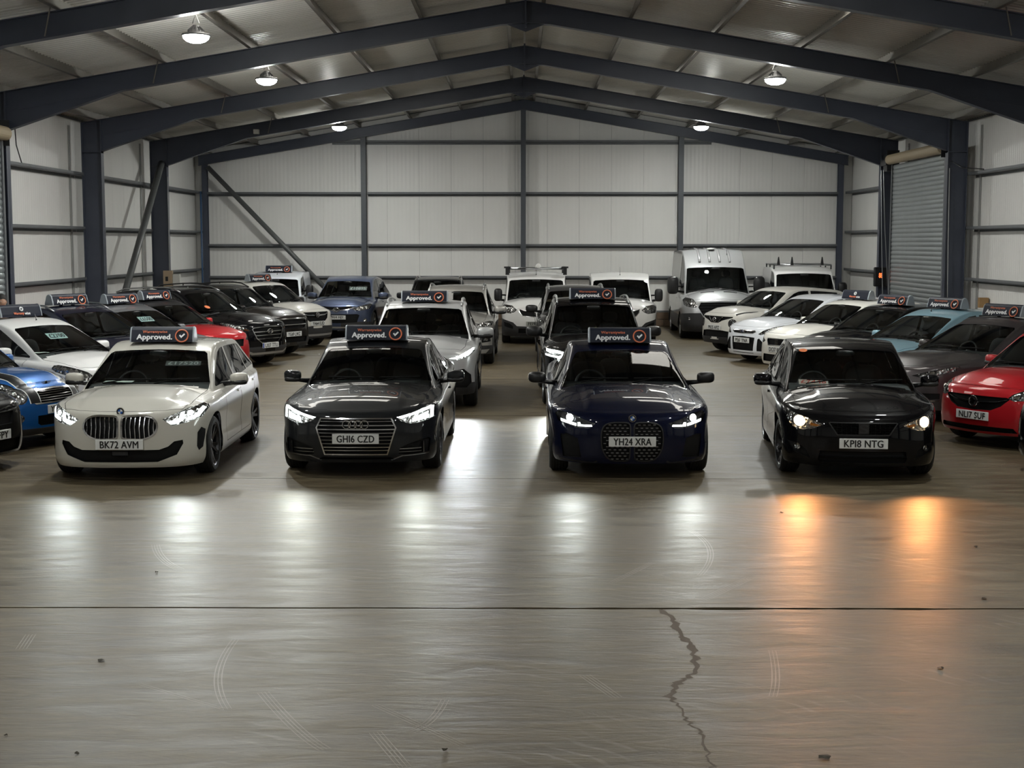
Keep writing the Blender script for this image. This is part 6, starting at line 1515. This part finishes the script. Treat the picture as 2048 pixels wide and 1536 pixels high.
roof_sign(C2, 'A', 'navy roof sign reading Approved on the dark grey saloon')
roof_sign(C3, 'A', 'navy roof sign reading Approved on the dark blue coupe')
F_ = FLEET
roof_sign(F_['silver'], 'A', 'navy roof sign reading Approved on the pale silver SUV', dy=.22)
roof_sign(F_['xtrail'], 'A', 'navy roof sign reading Approved on the lit black SUV behind the coupe', dy=.22)
roof_sign(F_['fiesta'], 'W', 'curved navy logo roof sign on the white hatchback at the left edge', dy=.5)
roof_sign(F_['navy'], 'A', 'navy roof sign reading Approved on the deep navy car of the left bank', dy=.45)
roof_sign(F_['greyl'], 'A', 'navy roof sign reading Approved on the mid grey hatchback of the left bank', dy=.35)
roof_sign(F_['redl'], 'A', 'navy roof sign reading Approved on the red hatchback of the left bank', dy=.3)
roof_sign(F_['mokka'], 'A', 'navy roof sign reading Approved on the pearl white compact SUV', dy=.35)
roof_sign(F_['berl'], 'A', 'navy roof sign reading Approved on the small white van in the left corner', dy=.7)
roof_sign(F_['ibizw'], 'W', 'curved navy logo roof sign on the white hatchback DC17 of the right bank', dy=.35)
roof_sign(F_['blackr'], 'A', 'navy roof sign reading Approved on the black hatchback of the right bank', dy=.3)
roof_sign(F_['lblue'], 'A', 'navy roof sign reading Approved on the pale blue hatchback', dy=.4)
roof_sign(F_['mondeo'], 'A', 'navy roof sign reading Approved cut off by the right edge, on the brown-grey hatchback', dy=.35)

CYAN = mat('price_cyan', (.50, .68, .68), .5); DTXT = mat('price_dark', (.02, .03, .04), .5)
GHOST = mat('price_grey', (.035, .038, .04), .5); RTXT = mat('price_red', (.5, .05, .03), .5)
def wsy(T, x, f):
    S = T[1]; return S['yb'] + S['kf'] * x * x + (S['yh'] - S['yb']) * f, S['zb'] + (S['zh'] - S['zb']) * (f + .10 * f * (1 - f))
def in_screen(T, txt, label, x, f, w, h, m, tm):
    car, S, y0 = T; y, z = wsy(T, x, f); tl = -math.atan2(S['yh'] - S['yb'], S['zh'] - S['zb']); n = Vector((0, math.cos(tl), math.sin(tl)))
    return card('price_card', txt, label, car, x, y - y0 + .045, z - .035, w, h, tl * .9, m, tm)
in_screen(C1, 'd:£17520', 'dim strip of price digits inside the windscreen of the ivory hatchback', .33, .56, .42, .085, GHOST, mat('price_light', (.34, .36, .36), .5))
in_screen(F_['fiesta'], 'd:£2700', 'pale price card in the windscreen of the white hatchback at left', .05, .58, .34, .15, CYAN, DTXT)
in_screen(F_['greyl'], 'd:£6500', 'pale price card in the windscreen of the mid grey hatchback', .05, .58, .34, .15, CYAN, DTXT)
in_screen(F_['rav4'], 'd:£10895', 'price digits in the windscreen of the slate blue SUV', .32, .5, .5, .16, GHOST, mat('price_light', (.34, .36, .36), .5))
in_screen(C4, 'd:£7446', 'pale card with red digits low in the windscreen of the black hatchback', -.42, .10, .34, .09, mat('price_pink', (.55, .48, .44), .5), RTXT)
def dash_sheet(T, x, label, w=.26, d=.18, rz=.1):
    car, S, y0 = T; return sheet(label, car, x, S['yb'] + .38 + S['kf'] * x * x * .3 - y0, S['zb'] - .012, w, d, rz)
dash_sheet(C1, -.42, 'white paper on the dashboard of the ivory white hatchback', .34, .2)
dash_sheet(F_['fiesta'], -.38, 'white paper on the dashboard of the white hatchback at left')
dash_sheet(F_['rav4'], -.35, 'white paper on the dashboard of the slate blue SUV')
dash_sheet(F_['combo1'], -.40, 'white paper on the dashboard of the racked white van', .4, .2)
dash_sheet(F_['transit'], .55, 'white paper on the dashboard of the tall silver van', .3, .16)
# windscreen stickers
def sticker(T, x, f, label, m, r=.06, sx=1.4):
    car, S, y0 = T; y, z = wsy(T, x, f); tl = -math.atan2(S['yh'] - S['yb'], S['zh'] - S['zb'])
    M = Matrix.Translation(car.location) @ Matrix.Rotation(car.rotation_euler[2], 4, 'Z'); p = M @ Vector((x, y - y0 - .02, z + .02))
    o = MB().lathe([(0, 0), (r, 0), (r, .003), (0, .003)], 'y', 20).build('window_sticker', m, loc=p, rot=(tl, 0, car.rotation_euler[2]), label=label, cat='sticker'); o.scale = (sx, 1, 1)
    return o
STO = mat('sticker_orange', (.65, .16, .04), .5)
sticker(C4, -.50, .80, 'small orange oval sticker high on the windscreen of the black hatchback', STO, .036)
sticker(F_['tucson'], -.45, .22, 'small round orange sticker on the windscreen of the black SUV LX17 TTU', STO, .06, 1.2)
sticker(F_['xtrail'], .0, .10, 'tiny yellow-green round sticker low on the windscreen of the lit black SUV', mat('sticker_lime', (.45, .5, .1), .5), .045, 1)
car, S, y0 = F_['outl']; y, z = wsy(F_['outl'], -.35, .84); M = Matrix.Translation(car.location) @ Matrix.Rotation(car.rotation_euler[2], 4, 'Z')
MB().box(-.13, .13, -.002, .002, -.06, .06).build('card', WHITEP, loc=M @ Vector((-.35, y - y0 + .06, z - .05)), rot=(-math.atan2(S['yh'] - S['yb'], S['zh'] - S['zb']), 0, 0), label='blank white card at the top of the warm silver SUV windscreen', cat='card')

# litter on the floor
LEAF = mat('dead_leaf', (.035, .028, .016), .8)
def scrap(px, py, w, label, name='dead_leaf', n=7, m=LEAF, cat='leaf'):
    x, y = px2floor(px, py); r = random.Random(px * 7 + py); mb = MB(); s_ = w / 440.0 * (y / 6.5)
    V = [(0, 0, .012)]; F = []
    for k in range(n):
        a = 2 * math.pi * k / n; q = s_ * r.uniform(.45, 1.0); V.append((q * math.cos(a), q * .9 * math.sin(a), .002 + r.uniform(0, .012)))
    for k in range(n): F.append((0, 1 + k, 1 + (k + 1) % n))
    V2 = [(v[0], v[1], v[2] + .0015) for v in V]; mb.add(V, [f[::-1] for f in F]); mb.add(V2, F)
    return mb.build(name, m, loc=(x, y, 0), label=label, cat=cat)
scrap(1648, 1516, 16, 'dark curled dead leaf at the bottom of the floor')
scrap(1880, 1336, 9, 'small dark leaf fragment on the right of the floor')
scrap(1966, 1197, 8, 'dark leaf fragment near the right edge below the joint line')
scrap(1950, 1093, 6, 'tiny dark leaf fragment near the right edge above the joint line')
scrap(1563, 1026, 6, 'small dark chip of litter between the coupe and the black hatchback')
scrap(202, 1324, 12, 'flat dark scrap on the left of the floor')
scrap(152, 1511, 7, 'dark oval spot of litter at the bottom left', 'litter_chip')
scrap(10, 1475, 6, 'dark litter chip at the far left edge of the floor', 'litter_chip')
scrap(890, 1502, 8, 'brown leaf scrap at the bottom centre of the floor')
scrap(312, 1147, 4, 'tiny dark litter chip between the two left headlight reflections', 'litter_chip')
scrap(638, 709, 3, 'tiny white paper scrap on the floor behind the grey saloon', 'paper_scrap', m=WHITEP, cat='paper')

# bystander at the left wall, hidden to the neck by the parked cars
def person():
    p = obj('person', None, loc=(-8.68, 23.72, 0), rot=(0, 0, R(35)), label='person in dark clothes with short dark hair standing by the left wall', cat='person')
    J = {'pel': ((0, 0, .95), .15, .12), 'sp': ((0, 0, 1.15), .14, .11), 'ch': ((0, 0, 1.36), .17, .12), 'nk': ((0, -.01, 1.50), .055, .055), 'hb': ((0, -.02, 1.56), .05, .055),
         'ls': ((-.19, 0, 1.42), .06, .06), 'le': ((-.25, .03, 1.14), .045, .045), 'lw': ((-.25, -.06, .90), .032, .032), 'rs': ((.19, 0, 1.42), .06, .06), 're': ((.25, .03, 1.14), .045, .045), 'rw': ((.25, -.06, .90), .032, .032),
         'lh': ((-.09, 0, .88), .10, .10), 'lk': ((-.10, -.02, .50), .065, .065), 'la': ((-.11, .02, .09), .045, .045), 'lt': ((-.12, -.14, .05), .04, .035), 'rh': ((.09, 0, .88), .10, .10), 'rk': ((.10, -.02, .50), .065, .065), 'ra': ((.11, .02, .09), .045, .045), 'rt': ((.12, -.14, .05), .04, .035)}
    E_ = [('pel', 'sp'), ('sp', 'ch'), ('ch', 'nk'), ('nk', 'hb'), ('ch', 'ls'), ('ls', 'le'), ('le', 'lw'), ('ch', 'rs'), ('rs', 're'), ('re', 'rw'), ('pel', 'lh'), ('lh', 'lk'), ('lk', 'la'), ('la', 'lt'), ('pel', 'rh'), ('rh', 'rk'), ('rk', 'ra'), ('ra', 'rt')]
    K = list(J); me = bpy.data.meshes.new('body'); me.from_pydata([J[k][0] for k in K], [(K.index(a), K.index(b)) for a, b in E_], []); me.materials.append(mat('dark_clothes', (.02, .022, .03), .85))
    b = obj('body', me, p); sk = b.modifiers.new('skin', 'SKIN')
    for k, v in zip(K, me.skin_vertices[0].data): v.radius = (J[k][1], J[k][2]); v.use_root = (k == 'pel')
    b.modifiers.new('sub', 'SUBSURF').levels = 1; b.modifiers['sub'].render_levels = 1
    sk_m = mat('skin', (.42, .24, .16), .6)
    h = MB().ell((0, 0, 0), (.078, .098, .118), .95, 18, 14); V = []
    for x, y, z in h.v:
        if y < -.06 and abs(x) < .022 and -.035 < z < .02: y -= .022 * (1 - abs(x) / .022)
        if z < -.05: x *= .86; y *= .92
        V.append((x, y, z))
    h.v = V; head = h.build('head', sk_m, p, True, loc=(0, -.03, 1.645))
    for s in (-1, 1):
        MB().ell((s * .030, -.088, .008), (.012, .006, .006), 1, 10, 6).build('eye', mat('eye_white', (.6, .6, .58), .3), head, True); MB().ell((s * .080, .0, -.005), (.008, .02, .032), 1, 10, 8).build('ear', sk_m, head, True)
        hd = MB().ell((0, 0, 0), (.022, .038, .05), .8, 10, 8)
        for k in range(4): hd.tube([(-.016 * s + .011 * k * s, -.03 + .018 * k, -.04), (-.012 * s + .009 * k * s, -.034 + .018 * k, -.075), (-.004, -.03 + .018 * k, -.10 + .006 * abs(k - 1))], [.008, .008, .006], 6)
        hd.tube([(.0, -.035, -.01), (-.006 * s, -.055, -.035), (-.006 * s, -.052, -.06)], [.010, .009, .007], 6); hd.build('hand', sk_m, p, True, loc=(s * .25, -.07, .85))
    MB().ell((0, -.092, -.055), (.024, .005, .006), 1, 10, 6).build('mouth', mat('lips', (.30, .13, .10), .6), head, True)
    hr = MB().ell((0, .012, .028), (.086, .104, .108), .95, 18, 14); hr.v = [(x, y, max(z, .02 if y < -.03 else -.04)) for x, y, z in hr.v]; hr.build('hair', mat('dark_hair', (.012, .010, .009), .7), head, True)
    return p
person()
